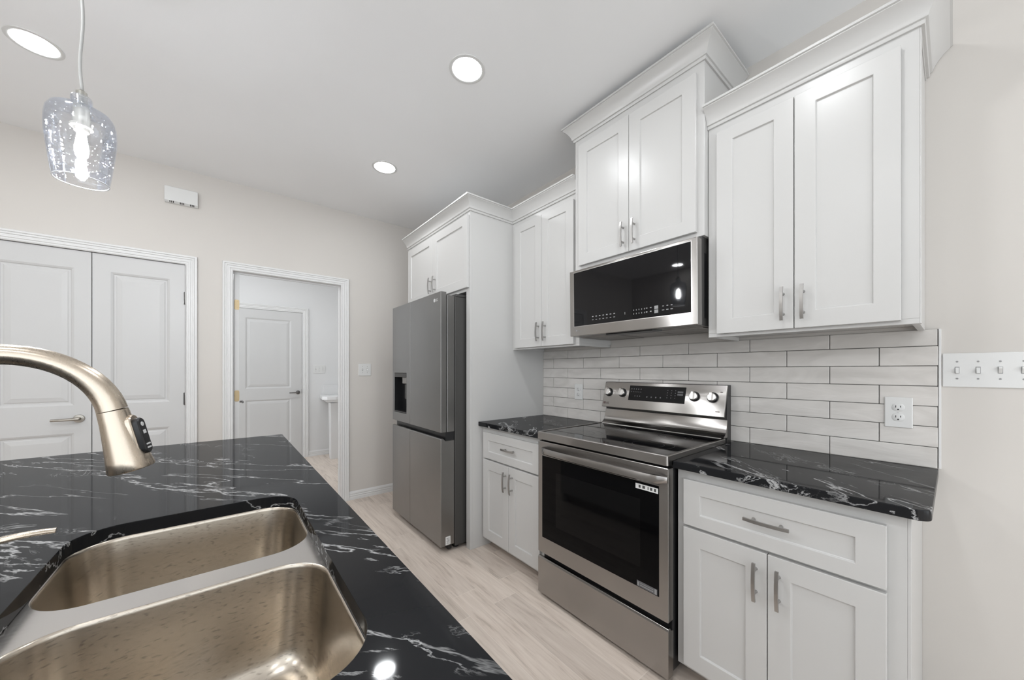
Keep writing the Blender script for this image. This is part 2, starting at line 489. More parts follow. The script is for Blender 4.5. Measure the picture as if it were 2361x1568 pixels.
def faceY(y):      # frame facing -y (range wall furniture): u = x, v = z
    return Frame((0, y, 0), (1, 0, 0), (0, 0, 1), (0, -1, 0))
def faceX(x):      # frame facing +x (back wall): u = y, v = z
    return Frame((x, 0, 0), (0, 1, 0), (0, 0, 1), (1, 0, 0))

# ------------------------------------------------------------------ room shell
WX = -3.698           # back wall with the doors
W2 = -5.946           # far wall of the next room
WT = 0.115            # wall thickness
REAR_X = 0.3
XR, YB = 3.3, -4.6    # extents of what stands of the room

bm = boxbm(W2 - 0.1, XR, YB, 0.12, -0.06, 0.0)
struct('floor', bm, 'wood_look_planks', label='pale wood-look plank floor with fine grout lines', cat='floor')
bm = boxbm(W2 - 0.1, XR, YB, 0.12, CEIL, CEIL + 0.08)
struct('ceiling', bm, 'ceiling_paint', label='flat white painted ceiling', cat='ceiling')
bm = boxbm(WX - WT, XR, 0.0, 0.12, 0.0, CEIL)
struct('wall_right', bm, 'wall_paint', label='greige wall behind range and right-hand cabinets', cat='wall')

# back wall with the doorway hole and pantry recess
DO0, DO1, DOH = -2.0034, -1.1773, 2.0789       # rough doorway
PO0, PO1, POH = -3.235, -2.2805, 2.075         # pantry opening
bm = B()
x0, x1 = WX - WT, WX
box(bm, x0, x1, DO1, 0.0, 0, CEIL)
box(bm, x0, x1, DO0, DO1, DOH, CEIL)
box(bm, x0, x1, PO1, DO0, 0, CEIL)
box(bm, x0, x1, PO0, PO1, POH, CEIL)
box(bm, x0, x1, YB, PO0, 0, CEIL)
struct('wall_back', bm, 'wall_paint', label='greige wall with pantry doors and open doorway', cat='wall')

# rear part of the open room, behind the camera
bm = boxbm(WX - WT, REAR_X, YB - 0.12, YB, 0.0, CEIL)
struct('wall_rear', bm, 'wall_paint', label='greige wall at the rear of the kitchen', cat='wall')

# the next room
bm = boxbm(W2 - 0.1, W2, -2.85, 0.0, 0, CEIL)
struct('wall_far', bm, 'inner_wall_paint', label='pale far wall of the room seen through the doorway', cat='wall')
bm = boxbm(W2, WX - WT, -0.02, 0.10, 0, CEIL)
struct('wall_inner_right', bm, 'inner_wall_paint', label='side wall of the next room, right of the doorway', cat='wall')
# closet back behind the pantry doors
bm = B()
box(bm, WX - 0.80, WX - 0.75, -3.40, -2.20, 0, CEIL)
box(bm, WX - 0.75, WX - WT, -3.40, -3.35, 0, CEIL)
box(bm, WX - 0.75, WX - WT, -2.25, -2.20, 0, CEIL)
struct('wall_pantry', bm, 'inner_wall_paint', label='inner wall of the closed pantry', cat='wall')

# casings (fluted)
CAS = [(0, 0), (0, 0.010), (0.006, 0.014), (0.010, 0.010), (0.016, 0.010), (0.020, 0.015), (0.027, 0.015), (0.031, 0.011), (0.037, 0.011),
       (0.041, 0.017), (0.048, 0.017), (0.052, 0.013), (0.056, 0.019), (0.066, 0.020), (0.0685, 0.017), (0.0685, 0.0)]
def casing(name, x, y0, y1, zt, label, prof=CAS):
    bm = B()
    path = [(x, y0, 0), (x, y0, zt), (x, y1, zt), (x, y1, 0)]
    offs = [(0, -1, 0), (0, -1, 1), (0, 1, 1), (0, 1, 0)]
    mould(bm, path, offs, (1, 0, 0), prof)
    return struct(name, bm, 'trim_paint', label=label, cat='door casing', auto=40)
casing('trim_1', WX, -3.228, -2.2855, 2.069, 'white fluted casing around the double pantry doors')
casing('trim_2', WX, -1.998, -1.1823, 2.074, 'white fluted casing around the open doorway')
casing('trim_3', W2, -1.962, -1.157, 2.092, 'white casing around the closed door in next room')
# doorway jamb liner
bm = B()
box(bm, WX - WT, WX, DO0, -1.998, 0, 2.074)
box(bm, WX - WT, WX, -1.1823, DO1, 0, 2.074)
box(bm, WX - WT, WX, DO0, DO1, 2.074, DOH)
box(bm, WX - 0.06, WX - 0.045, -1.1943, -1.1823, 0, 2.062)
box(bm, WX - 0.06, WX - 0.045, -1.998, -1.1823, 2.062, 2.074)
struct('trim_4', bm, 'trim_paint', label='white jamb lining the open doorway', cat='door jamb')
# pantry jamb
bm = B()
box(bm, WX - WT, WX - 0.001, PO0, -3.231, 0, 2.069)
box(bm, WX - WT, WX - 0.001, -2.2835, PO1, 0, 2.069)
box(bm, WX - WT, WX - 0.001, PO0, PO1, 2.069, POH)
struct('trim_5', bm, 'trim_paint', label='white jamb lining the pantry opening', cat='door jamb')

# baseboards
BB = [(0, 0), (0.014, 0), (0.014, 0.026), (0.011, 0.030), (0.013, 0.036), (0.013, 0.044), (0.009, 0.048), (0.011, 0.054), (0.011, 0.064), (0.006, 0.074), (0.003, 0.081), (0, 0.081)]
def baseboard(name, x, y0, y1, label):
    bm = B()
    mould(bm, [(x, y0, 0), (x, y1, 0)], [(1, 0, 0), (1, 0, 0)], (0, 0, 1), BB)
    struct(name, bm, 'trim_paint', label=label, cat='baseboard', auto=30)
baseboard('baseboard_back', WX, -1.1135, -0.001, 'white ribbed baseboard between doorway and refrigerator')
baseboard('baseboard_left', WX, -2.2165, -2.067, 'short white ribbed baseboard between pantry and doorway')
baseboard('baseboard_far', W2, -1.0885, -0.021, 'white ribbed baseboard on the far wall of next room')
bm = B(); mould(bm, [(0.02, 0, 0), (XR, 0, 0)], [(0, -1, 0), (0, -1, 0)], (0, 0, 1), BB)
struct('baseboard_right', bm, 'trim_paint', label='white baseboard right of the base cabinet', cat='baseboard', auto=30)

# ------------------------------------------------------------------ doors
DOORPROF = [(0.010, -0.004), (0.016, -0.009), (0.024, -0.009), (0.030, -0.006), (0.055, -0.002)]
def lever(parent, x, y, z, dirn, mat, L=0.118, r=0.027):
    """lever door handle on a face at x facing +x; lever points along y*dirn"""
    bm = B()
    lathe(bm, [(r * 0.99, 0.0), (r, 0.004), (r * 0.93, 0.009), (0.012, 0.011), (0.0105, 0.030), (0.0105, 0.044), (0.004, 0.047)], (x, y, z), 28, 'X', True, True)
    pts = []; 
    for i in range(12):
        t = i / 11
        pts.append((x + 0.041 + 0.006 * math.sin(t * PI), y + dirn * (t * L - 0.006), z - 0.002 * t))
    tube(bm, pts, [0.0115, 0.0115, 0.011, 0.0105, 0.010, 0.0098, 0.0096, 0.0094, 0.0092, 0.009, 0.009, 0.009], 14, True, 0.9, Vector((0, 0, 1)))
    return obj('door_handle', bm, mat, parent, smooth=True, auto=40)
def hinge_bm(x, y, z0, z1, r=0.006):
    bm = B()
    lathe(bm, [(0.003, -0.004), (r, 0), (r, z1 - z0), (0.003, z1 - z0 + 0.004)], (x, y, z0), 14, 'Z', True, True)
    box(bm, x - 0.004, x - 0.001, y - 0.012, y + 0.004, z0, z1)
    return bm

def door_leaf(name, x, y0, y1, z0, z1, panels, label, th=0.035, mat='door_paint'):
    r = thing(name, label, 'door', (x - th, (y0 + y1) / 2, z0), kind='structure')
    bm = B()
    F = Frame((x, y0, z0), (0, 1, 0), (0, 0, 1), (1, 0, 0))
    panelled(bm, F, y1 - y0, z1 - z0, [(a - y0, b - y0, c - z0, d - z0) for a, b, c, d in panels], DOORPROF, th)
    obj('leaf', bm, mat, r)
    return r
PX = WX - 0.004
d1 = door_leaf('door_1', PX, -3.2265, -2.7605, 0.010, 2.0655, [(-3.148, -2.8366, 1.0265, 1.9475), (-3.148, -2.8366, 0.235, 0.8406)], 'left leaf of the white pantry doors, with lever handle')
lever(d1, PX, -2.8151, 0.9366, -1, 'door_hardware')
d2 = door_leaf('door_2', PX, -2.7565, -2.2885, 0.010, 2.0655, [(-2.6718, -2.372, 1.0265, 1.9475), (-2.6718, -2.372, 0.235, 0.8406)], 'right leaf of the white pantry doors, with three hinges')
for za, zb in ((1.7654, 1.8577), (0.9986, 1.0893), (0.24, 0.332)):
    obj('hinge', hinge_bm(PX + 0.006, -2.2862, za, zb), 'dark_hardware', d2, smooth=True, auto=40)
d3 = door_leaf('door_3', W2 + 0.012, -1.955, -1.1755, 0.012, 2.086, [(-1.83, -1.3055, 1.0153, 1.9712), (-1.83, -1.3055, 0.245, 0.8623)], 'closed white two-panel door on the far wall of next room')
lever(d3, W2 + 0.012, -1.222, 0.9458, -1, 'dark_hardware', 0.115)
bm = boxbm(W2 - 0.0001, W2 + 0.002, -1.1757, -1.1705, 0.93, 0.99)
obj('latch_plate', bm, 'dark_hardware', d3)
# dark gap of the frame behind the closed door
# open door in the doorway, seen by its hinge edge
d4 = thing('door_4', 'white door standing open into next room, seen by its hinged edge', 'door', (-4.2, -1.972, 0.012), kind='structure')
obj('leaf', boxbm(-4.550, -3.750, -1.9905, -1.9550, 0.012, 2.064), 'trim_paint', d4, bevel=0.002)  # brighter paint than the other leaves: light on the edge put into the colour
for za, zb in ((1.7654, 1.8485), (1.0019, 1.0944), (0.24, 0.33)):
    bm = B()
    F = Frame((-3.750, -1.9727, (za + zb) / 2), (0, 1, 0), (0, 0, 1), (1, 0, 0))
    h = (zb - za) / 2; w = 0.0165
    lp = []
    for d in (0.0, 0.0022):
        p = []
        for i in range(28):
            a = 2 * PI * i / 28
            ca, sa = math.cos(a), math.sin(a)
            p.append(F(w * math.copysign(abs(ca) ** 0.45, ca), h * math.copysign(abs(sa) ** 0.3, sa), d))
        lp.append(p)
    loft(bm, lp, True, True, True)
    for (uu, vv_) in ((0.006, 0.028), (-0.006, 0.0), (0.006, -0.028)):
        lathe(bm, [(0.004, 0.0022), (0.0036, 0.003)], F(uu, vv_, 0), 10, 'X', False, True)
    obj('hinge', bm, 'brass', d4, label='brass hinge leaf')
bm = B()
lathe(bm, [(0.026, 0), (0.025, 0.008), (0.011, 0.010), (0.011, 0.05)], (-4.55, -1.9535, 0.945), 24, frame=(Vector((1, 0, 0)), Vector((0, 0, 1)), Vector((0, 1, 0))), cap0=True, cap1=True)
tube(bm, [(-4.55, -1.909, 0.945), (-4.50, -1.907, 0.945), (-4.44, -1.909, 0.944)], 0.009, 12)
obj('door_handle', bm, 'dark_hardware', d4, smooth=True, auto=40)

# ------------------------------------------------------------------ cabinets
SHAKER = [(0.0015, -0.0065), (0.0030, -0.0075)]
def shaker(name, parent, x0, x1, z0, z1, yf, rail=0.062, top=None, bot=None, th=0.019):
    bm = B()
    F = Frame((x0, yf, z0), (1, 0, 0), (0, 0, 1), (0, -1, 0))
    W, H = x1 - x0, z1 - z0
    t = top or rail; b_ = bot or rail
    panelled(bm, F, W, H, [(rail, W - rail, b_, H - t)], SHAKER, th)
    return obj(name, bm, 'cabinet_paint', parent, bevel=0.0018, seg=2)

def pull(parent, x, z, yf, vertical=True, L=0.131, cc=0.079):
    """flat bowed bar pull on two round posts"""
    bm = B()
    n = 14; w = 0.0052; t = 0.0035
    loops = []
    for i in range(n + 1):
        s = i / n * 2 - 1
        d = 0.030 - 0.0065 * s * s
        half = [(-w, d - t), (w, d - t), (w, d + t), (-w, d + t)]
        lp = []
        for a, dd in half:
            if vertical: lp.append(Vector((x + a, yf - dd, z + s * L / 2)))
            else: lp.append(Vector((x + s * L / 2, yf - dd, z + a)))
        loops.append(lp)
    loft(bm, loops, True, True, True)
    for s in (-1, 1):
        c = (x, yf, z + s * cc / 2) if vertical else (x + s * cc / 2, yf, z)
        lathe(bm, [(0.006, 0.0), (0.0045, 0.004), (0.0045, 0.024), (0.0052, 0.0275)], c, 12, 'Y', True, True)
    return obj('handle', bm, 'pull_metal', parent, auto=40)

CROWN = [(0, 0), (0.007, 0), (0.009, 0.004), (0.009, 0.013), (0.015, 0.015), (0.017, 0.019), (0.017, 0.023), (0.020, 0.030), (0.025, 0.040), (0.032, 0.051),
         (0.041, 0.062), (0.050, 0.070), (0.057, 0.075), (0.057, 0.078), (0.063, 0.080), (0.063, 0.089), (0, 0.089)]
def crown(parent, path, offs, z):
    bm = B()
    mould(bm, [(a, b, z) for a, b in path], [(a, b, 0) for a, b in offs], (0, 0, 1), CROWN)
    return obj('crown_moulding', bm, 'cabinet_paint', parent, auto=35)

PXR = -2.133      # right face of the refrigerator's tall end panel = left end of the counter run
RX0, RX1 = -1.474, -0.7165   # range bay
CT = 0.8957

# --- left wall cabinet
c = thing('wall_cabinet', 'white two-door wall cabinet between the tall refrigerator panel and the microwave', 'cabinet', (-1.80, 0, 1.4155), 'wall cabinets over the counter')
bm = B()
box(bm, PXR, RX0 - 0.001, -0.33, -0.002, 1.4330, 2.468)
box(bm, PXR, RX0 - 0.001, -0.33, -0.311, 1.4155, 1.4330)
box(bm, PXR, PXR + 0.016, -0.311, -0.011, 1.4155, 1.4330)
box(bm, RX0 - 0.019, RX0 - 0.001, -0.311, -0.011, 1.4155, 1.4330)
obj('carcass', bm, 'cabinet_paint', c, bevel=0.0012)
dl = shaker('door', c, -2.088, -1.8005, 1.4275, 2.341, -0.350, 0.064, 0.056)
pull(dl, -1.8255, 1.529, -0.350)
dr = shaker('door', c, -1.7980, -1.508, 1.4275, 2.341, -0.350, 0.064, 0.056)
pull(dr, -1.7585, 1.5275, -0.350)
crown(c, [(PXR + 0.0004, -0.3304), (RX0 - 0.001, -0.3304)], [(1, -1), (0, -1)], 2.380)

# --- microwave wall cabinet (taller, deeper)
c = thing('wall_cabinet', 'white two-door wall cabinet directly above the microwave, raised higher than its neighbours', 'cabinet', (-1.092, 0, 1.8745), 'wall cabinets over the counter')
bm = boxbm(RX0, -0.7115, -0.368, -0.002, 1.8745, 2.756)
obj('carcass', bm, 'cabinet_paint', c, bevel=0.0012)
dl = shaker('door', c, -1.435, -1.0895, 1.894, 2.622, -0.388, 0.064)
pull(dl, -1.1205, 1.9885, -0.388)
dr = shaker('door', c, -1.0870, -0.742, 1.894, 2.622, -0.388, 0.064)
pull(dr, -1.0535, 1.9885, -0.388)
crown(c, [(RX0, -0.003), (RX0, -0.368), (-0.7115, -0.368), (-0.7115, -0.003)], [(-1, 0), (-1, -1), (1, -1), (1, 0)], 2.667)

# --- right wall cabinet
c = thing('wall_cabinet', 'large white two-door wall cabinet at the right end, over the outlet', 'cabinet', (-0.39, 0, 1.4110), 'wall cabinets over the counter')
bm = B()
box(bm, -0.7095, -0.0690, -0.33, -0.002, 1.4285, 2.450)
box(bm, -0.7095, -0.0690, -0.33, -0.311, 1.4110, 1.4285)
box(bm, -0.7095, -0.6915, -0.311, -0.011, 1.4110, 1.4285)
box(bm, -0.0870, -0.0690, -0.311, -0.011, 1.4110, 1.4285)
box(bm, -0.0690, -0.0655, -0.2955, -0.002, 2.355, 2.450)
obj('carcass', bm, 'cabinet_paint', c, bevel=0.0012)
obj('end_batten', boxbm(-0.0690, -0.0655, -0.33, -0.296, 1.4110, 2.361), 'cabinet_paint', c, bevel=0.001)
dl = shaker('door', c, -0.6685, -0.3910, 1.4235, 2.3205, -0.350, 0.064, 0.055)
pull(dl, -0.4235, 1.521, -0.350)
dr = shaker('door', c, -0.3880, -0.1090, 1.4235, 2.3205, -0.350, 0.064, 0.055)
pull(dr, -0.3605, 1.521, -0.350)
crown(c, [(-0.7105, -0.33), (-0.0655, -0.33), (-0.0655, -0.003)], [(0, -1), (1, -1), (1, 0)], 2.361)

# --- refrigerator surround cabinet
c = thing('refrigerator_cabinet', 'white two-door cabinet above the refrigerator with a tall end panel', 'cabinet', (-2.67, -0.35, 0))
bm = boxbm(-3.184, PXR - 0.0205, -0.70, -0.002, 1.822, 2.470)
obj('carcass', bm, 'cabinet_paint', c)
bm = B()
box(bm, -3.202, PXR - 0.0505, -0.717, -0.7002, 2.33, 2.470)
box(bm, -3.202, PXR - 0.0505, -0.717, -0.7002, 1.822, 1.86)
box(bm, -3.202, -3.152, -0.717, -0.7002, 1.86, 2.33)
obj('face_frame', bm, 'cabinet_paint', c, bevel=0.001)
bm = B()
box(bm, PXR - 0.020, PXR, -0.7002, -0.002, 0.0, 2.470)
box(bm, PXR - 0.050, PXR, -0.717, -0.7002, 0.0, 2.470)
obj('end_panel', bm, 'cabinet_paint', c, bevel=0.001)
bm = boxbm(-3.202, -3.1845, -0.70, -0.002, 0.0, 2.470)
obj('end_panel', bm, 'cabinet_paint', c, bevel=0.001)
dl = shaker('door', c, -3.163, -2.6665, 1.8435, 2.356, -0.737, 0.066)
pull(dl, -2.6975, 1.9495, -0.737)
dr = shaker('door', c, -2.6640, -2.1425, 1.8435, 2.356, -0.737, 0.066)
pull(dr, -2.6205, 1.9495, -0.737)
crown(c, [(-3.202, -0.717), (PXR, -0.717), (PXR, -0.330)], [(0, -1), (1, -1), (1, -1)], 2.380)

# --- base cabinets
def base_cabinet(label, x0, x1, dx0, dx1, gap, pulls, dpull, loc):
    c = thing('base_cabinet', label, 'cabinet', loc, 'base cabinets beside the range')
    bm = B()
    box(bm, x0, x1, -0.61, -0.002, 0.066, 0.8650)
    obj('carcass', bm, 'cabinet_paint', c, bevel=0.001)
    obj('toe_kick', boxbm(x0, x1, -0.535, -0.517, 0.0, 0.0655), 'toe_kick', c)
    d = shaker('drawer', c, dx0, dx1, 0.6470, 0.8270, -0.630, 0.064, 0.054, 0.050)
    pull(d, dpull, 0.7435, -0.630, False)
    a = shaker('door', c, dx0, gap - 0.0013, 0.086, 0.636, -0.630, 0.064, 0.067, 0.066)
    pull(a, pulls[0], 0.5345, -0.630)
    b = shaker('door', c, gap + 0.0013, dx1, 0.086, 0.636, -0.630, 0.064, 0.067, 0.066)
    pull(b, pulls[1], 0.5345, -0.630)
    return c
base_cabinet('white base cabinet left of the range, one drawer over two doors', PXR + 0.0005, RX0 - 0.002, -2.0995, -1.519, -1.8105, (-1.838, -1.772), -1.800, (-1.80, -0.3, 0))
cr_ = base_cabinet('white base cabinet right of the range, one wide drawer over two doors', -0.7140, -0.0800, -0.6830, -0.1180, -0.3990, (-0.4320, -0.3660), -0.3990, (-0.40, -0.3, 0))
obj('end_panel', boxbm(-0.0799, -0.0760, -0.592, -0.002, 0.0, 0.8650), 'cabinet_paint', cr_, bevel=0.001)
obj('end_batten', boxbm(-0.0799, -0.0725, -0.61, -0.5925, 0.0, 0.8650), 'cabinet_paint', cr_, bevel=0.001)

# ------------------------------------------------------------------ countertops
CB = 0.8660
bm = boxbm(PXR + 0.0008, RX0 - 0.0012, -0.649, -0.010, CB, CT)
solo('countertop', bm, 'black_quartz', 'short black veined quartz countertop between tall white panel and range', 'countertop', (-1.8, -0.3, CB), 'veined black countertops', bevel=0.0022)
bm = B()
def slab(bm, pts, z0, z1):
    a = [bm.verts.new((p[0], p[1], z0)) for p in pts]; b = [bm.verts.new((p[0], p[1], z1)) for p in pts]
    n = len(pts)
    for i in range(n):
        j = (i + 1) % n
        bm.faces.new((a[i], a[j], b[j], b[i]))
    bm.faces.new(b); bm.faces.new(list(reversed(a)))
pts = [(-0.7145, -0.010), (-0.7145, -0.651)]
for i in range(9):
    a = -PI / 2 + (PI / 2) * i / 8
    pts.append((-0.0360 - 0.030 + 0.030 * math.cos(a), -0.651 + 0.030 + 0.030 * math.sin(a)))
pts.append((-0.0360, -0.010))
slab(bm, pts, CB, CT)
solo('countertop', bm, 'black_quartz', 'black veined quartz countertop on the base cabinet right of the range', 'countertop', (-0.4, -0.3, CB), 'veined black countertops', bevel=0.0022)

# ------------------------------------------------------------------ backsplash (individual glazed tiles over grout)
TX0, TX1 = PXR + 0.001, -0.0370
rows = [CT + 0.0008, 0.9737, 1.0498, 1.1257, 1.2014, 1.2773, 1.3518, 1.4135]
bk = thing('tile_backsplash', 'glossy greige handmade-look subway tile backsplash behind the range', 'backsplash', (-1.1, 0, CT))
bm = boxbm(TX0, TX1, -0.0045, -0.0004, rows[0], rows[-1])
obj('grout', bm, 'grout', bk)
bm = B()
G = 0.0011
random.seed(4)
def clip_tile(x0, x1, z0, z1):
    dy = random.uniform(-0.0006, 0.0006)
    box(bm, x0, x1, -0.0092 + dy, -0.002, z0, z1)
for i in range(7):
    z0, z1 = rows[i] + (G if i else 0), rows[i + 1] - (G if i < 6 else 0)
    ph = -0.6453 if i % 2 == 0 else -0.4940
    k = ph - 0.3040 * 6
    while k < TX1:
        a, b = max(k + G, TX0), min(k + 0.3040 - G, TX1)
        if b - a > 0.006:
            clip_tile(a, b, z0, z1)
        k += 0.3040
obj('tiles', bm, 'glazed_tile', bk, bevel=0.0022, seg=2)
obj('edge_strip', boxbm(-0.0362, -0.0295, -0.0105, -0.0004, CT + 0.0008, 1.4140), 'trim_paint', bk, bevel=0.0012)

# ------------------------------------------------------------------ range
rg = thing('range', 'stainless steel freestanding electric range with black glass cooktop', 'range', (-1.095, -0.35, 0))
YF = -0.684
bm = B()
box(bm, RX0 + 0.004, RX1 - 0.006, -0.640, -0.030, 0.030, 0.878)
obj('body', bm, 'black_plastic', rg, bevel=0.002)
for sx in (RX0 + 0.05, RX1 - 0.05):
    for sy in (-0.60, -0.08):
        bm = B(); lathe(bm, [(0.018, 0), (0.018, 0.008), (0.010, 0.010), (0.010, 0.030)], (sx, sy, 0), 16, 'Z', True, True)
        obj('foot', bm, 'black_plastic', rg)
# cooktop frame: steel ring with lip + black glass
bm = B()
KF, KB, KZ = -0.692, -0.112, 0.9195
xo0, xo1 = RX0 - 0.0003, RX1 + 0.0005
L = [rrect(xo0, xo1, KF, KB, 0.010, 0.8790, 4), rrect(xo0, xo1, KF, KB, 0.010, KZ - 0.003, 4), rrect(xo0 + 0.002, xo1 - 0.002, KF + 0.002, KB - 0.002, 0.009, KZ, 4),
     rrect(xo0 + 0.014, xo1 - 0.014, KF + 0.016, KB - 0.010, 0.006, KZ, 4), rrect(xo0 + 0.016, xo1 - 0.016, KF + 0.018, KB - 0.012, 0.005, KZ - 0.004, 4)]
loft(bm, L, True, True, False)
obj('cooktop_frame', bm, 'stainless', rg, auto=30)
bm = boxbm(xo0 + 0.0155, xo1 - 0.0155, KF + 0.0175, KB - 0.0115, KZ - 0.010, KZ - 0.0032)
ck = obj('cooktop_glass', bm, 'black_glass', rg)
def burner(x, y, r):
    bm = B()
    for rr in (r, r * 0.62):
        n = 56
        loft(bm, [[(x + q * math.cos(2 * PI * i / n), y + q * math.sin(2 * PI * i / n), KZ - 0.0030) for i in range(n)] for q in (rr, rr - 0.0012)])
    obj('burner_ring', bm, 'burner_print', ck)
burner(-1.29, -0.52, 0.105); burner(-0.90, -0.52, 0.115); burner(-1.29, -0.26, 0.085); burner(-0.90, -0.26, 0.080)
# oven door
xa, xb = RX0 + 0.0005, RX1 - 0.0005
bm = B()
box(bm, xa, xb, YF, -0.642, 0.2480, 0.8680)
od = obj('oven_door', bm, 'stainless', rg, bevel=0.0035)
obj('glass', boxbm(-1.4395, -0.7560, YF - 0.0015, YF + 0.002, 0.3370, 0.7880), 'oven_glass', od, bevel=0.0008)
bm = boxbm(-1.335, -0.838, YF - 0.0022, YF - 0.0014, 0.424, 0.715)
obj('window', bm, 'oven_window_tint', od)
# scoop above the handle and bowed handle bar
bm = B()
n = 24; loops = []
for i in range(n + 1):
    s = i / n; xx = -1.440 + s * 0.722
    bow = 0.020 + 0.030 * (1 - (2 * s - 1) ** 2) ** 0.5 if 0 < s < 1 else 0.012
    zb = 0.8035 + 0.0020 * (1 - (2 * s - 1) ** 2)
    d = bow
    prof = [(0.014, 0.000), (d - 0.010, -0.002), (d - 0.001, 0.004), (d, 0.020), (d - 0.004, 0.034), (d - 0.011, 0.036), (0.016, 0.012)]
    if i in (0, n):
        prof = [(-0.001, 0.006), (-0.001, 0.006), (d * 0.5, 0.008), (d * 0.6, 0.020), (d * 0.5, 0.030), (-0.001, 0.032), (-0.001, 0.020)]
    loops.append([Vector((xx, YF - a, zb + b)) for a, b in prof])
loft(bm, loops, True, True, True)
obj('handle', bm, 'stainless', od, smooth=True, auto=50)
FO = faceY(YF - 0.0016)
bm = B(); fbox(bm, FO, -0.8613, -0.7590, 0.7562, 0.7780, 0.0, 0.0004)
s1 = obj('sticker', bm, 'sticker_white', od, label='white adhesive notice with black icons')
bm = B()
for u, w in ((-0.842, 0.009), (-0.823, 0.012), (-0.803, 0.004), (-0.789, 0.010), (-0.772, 0.009)):
    fbox(bm, FO, u - w / 2, u + w / 2, 0.7615, 0.7735, 0.0004, 0.0007)
obj('print', bm, 'sticker_ink', s1)
bm = B(); fbox(bm, FO, -0.8551, -0.7626, 0.3400, 0.3640, 0.0, 0.0004)
s2 = obj('sticker', bm, 'dim_icon', od, label='smoky grey notice at the bottom of the glass')
bm = B()
fbox(bm, FO, -0.852, -0.845, 0.343, 0.359, 0.0004, 0.0007); fbox(bm, FO, -0.774, -0.765, 0.341, 0.362, 0.0004, 0.0007)
fbox(bm, FO, -0.840, -0.780, 0.346, 0.349, 0.0004, 0.0007); fbox(bm, FO, -0.840, -0.780, 0.355, 0.357, 0.0004, 0.0007)
obj('print', bm, 'grey_icon', s2)
# storage drawer
bm = B()
prof = [(YF, 0.022), (YF, 0.214), (YF + 0.004, 0.2235), (YF + 0.016, 0.2235), (YF + 0.022, 0.212), (YF + 0.036, 0.206), (-0.642, 0.206), (-0.642, 0.022)]
loft(bm, [[Vector((x, a, b)) for a, b in prof] for x in (xa, xb)], True, True, True)
obj('storage_drawer', bm, 'stainless', rg, bevel=0.0015)
# backguard
bm = B()
box(bm, RX0 + 0.001, RX1 - 0.0125, -0.058, -0.012, 0.880, 1.1845)
prof = [(-0.058, 1.030), (-0.104, 1.018), (-0.104, 1.026), (-0.0625, 1.1845), (-0.058, 1.1845)]
obj('backguard', bm, 'dark_metal', rg, bevel=0.002)
bm = B()
# lower curved stainless apron
pr = [(-0.112, KZ - 0.002), (-0.100, KZ + 0.004), (-0.088, KZ + 0.012), (-0.079, KZ + 0.024), (-0.072, KZ + 0.040), (-0.066, KZ + 0.060), (-0.062, KZ + 0.086), (-0.0585, KZ + 0.0865), (-0.0585, KZ - 0.002)]
loft(bm, [[Vector((x, a, b)) for a, b in pr] for x in (RX0 + 0.001, RX1 - 0.0125)], True, True, True)
obj('apron', bm, 'stainless', rg, smooth=True, auto=50)
P0, P1 = Vector((0, -0.1065, 1.0235)), Vector((0, -0.0605, 1.1840))
pv = (P1 - P0).normalized(); pn = Vector((0, -pv.z, pv.y))
FP = Frame((0, P0.y, P0.z), (1, 0, 0), pv, pn)
PH = (P1 - P0).length
bm = B(); fbox(bm, FP, RX0 + 0.0005, RX1 - 0.0115, 0.0, PH, -0.012, 0.0)
cp = obj('control_panel', bm, 'stainless', rg, bevel=0.002)
bm = B(); fbox(bm, FP, -1.2845, -0.9335, 0.0545, 0.1475, -0.001, 0.0018)
dp = obj('display', bm, 'black_glass', cp, bevel=0.001)
bm = B()
def icons(bm, F, u0, u1, v, n, w, h, d):
    for i in range(n):
        uu = u0 + (u1 - u0) * (i / (n - 1) if n > 1 else 0.5)
        fbox(bm, F, uu - w / 2, uu + w / 2, v - h / 2, v + h / 2, d, d + 0.0003)
icons(bm, FP, -1.268, -1.205, 0.126, 5, 0.0055, 0.008, 0.0018)
icons(bm, FP, -1.268, -1.205, 0.108, 6, 0.0060, 0.003, 0.0018)
icons(bm, FP, -1.240, -1.208, 0.082, 3, 0.0060, 0.006, 0.0018)
icons(bm, FP, -1.160, -1.075, 0.080, 4, 0.0070, 0.008, 0.0018)
for k in range(4): icons(bm, FP, -1.036, -0.990, 0.126 - k * 0.0145, 3, 0.0045, 0.004, 0.0018)
icons(bm, FP, -0.962, -0.962, 0.118, 1, 0.032, 0.010, 0.0018); icons(bm, FP, -0.962, -0.962, 0.104, 1, 0.032, 0.010, 0.0018)
obj('button_icons', bm, 'dim_icon', dp)
for kx in (-1.434, -1.332, -0.884, -0.7905):
    bm = B()
    c0 = FP(kx, 0.0985, 0)
    fr = (FP.U, FP.V, FP.N)
    lathe(bm, [(0.0275, 0.0), (0.0275, 0.006), (0.025, 0.009)], c0, 32, frame=fr, cap0=True, cap1=True)
    kb = obj('knob', bm, 'black_plastic', cp, smooth=True, auto=40)
    bm = B()
    lathe(bm, [(0.0225, 0.009), (0.0225, 0.020), (0.0205, 0.0225)], c0, 32, frame=fr, cap0=True, cap1=True)
    fbox(bm, Frame(c0, FP.U, FP.V, FP.N), -0.0085, 0.0060, -0.0215, 0.0215, 0.020, 0.034)
    obj('knob_cap', bm, 'knob_metal', kb, bevel=0.0015, auto=40)
bm = B()
fbox(bm, FP, -1.464, -1.4475, 0.020, 0.034, 0.0, 0.0005); text_into(bm, 'LG', FP, -1.444, 0.0205, 0.018)
fbox(bm, FP, -0.7575, -0.745, 0.127, 0.131, 0.0, 0.0005); fbox(bm, FP, -0.771, -0.751, 0.0235, 0.0275, 0.0, 0.0005)
for kx in (-1.447, -1.345): fbox(bm, FP, kx - 0.008, kx, 0.132, 0.1345, 0.0, 0.0005)
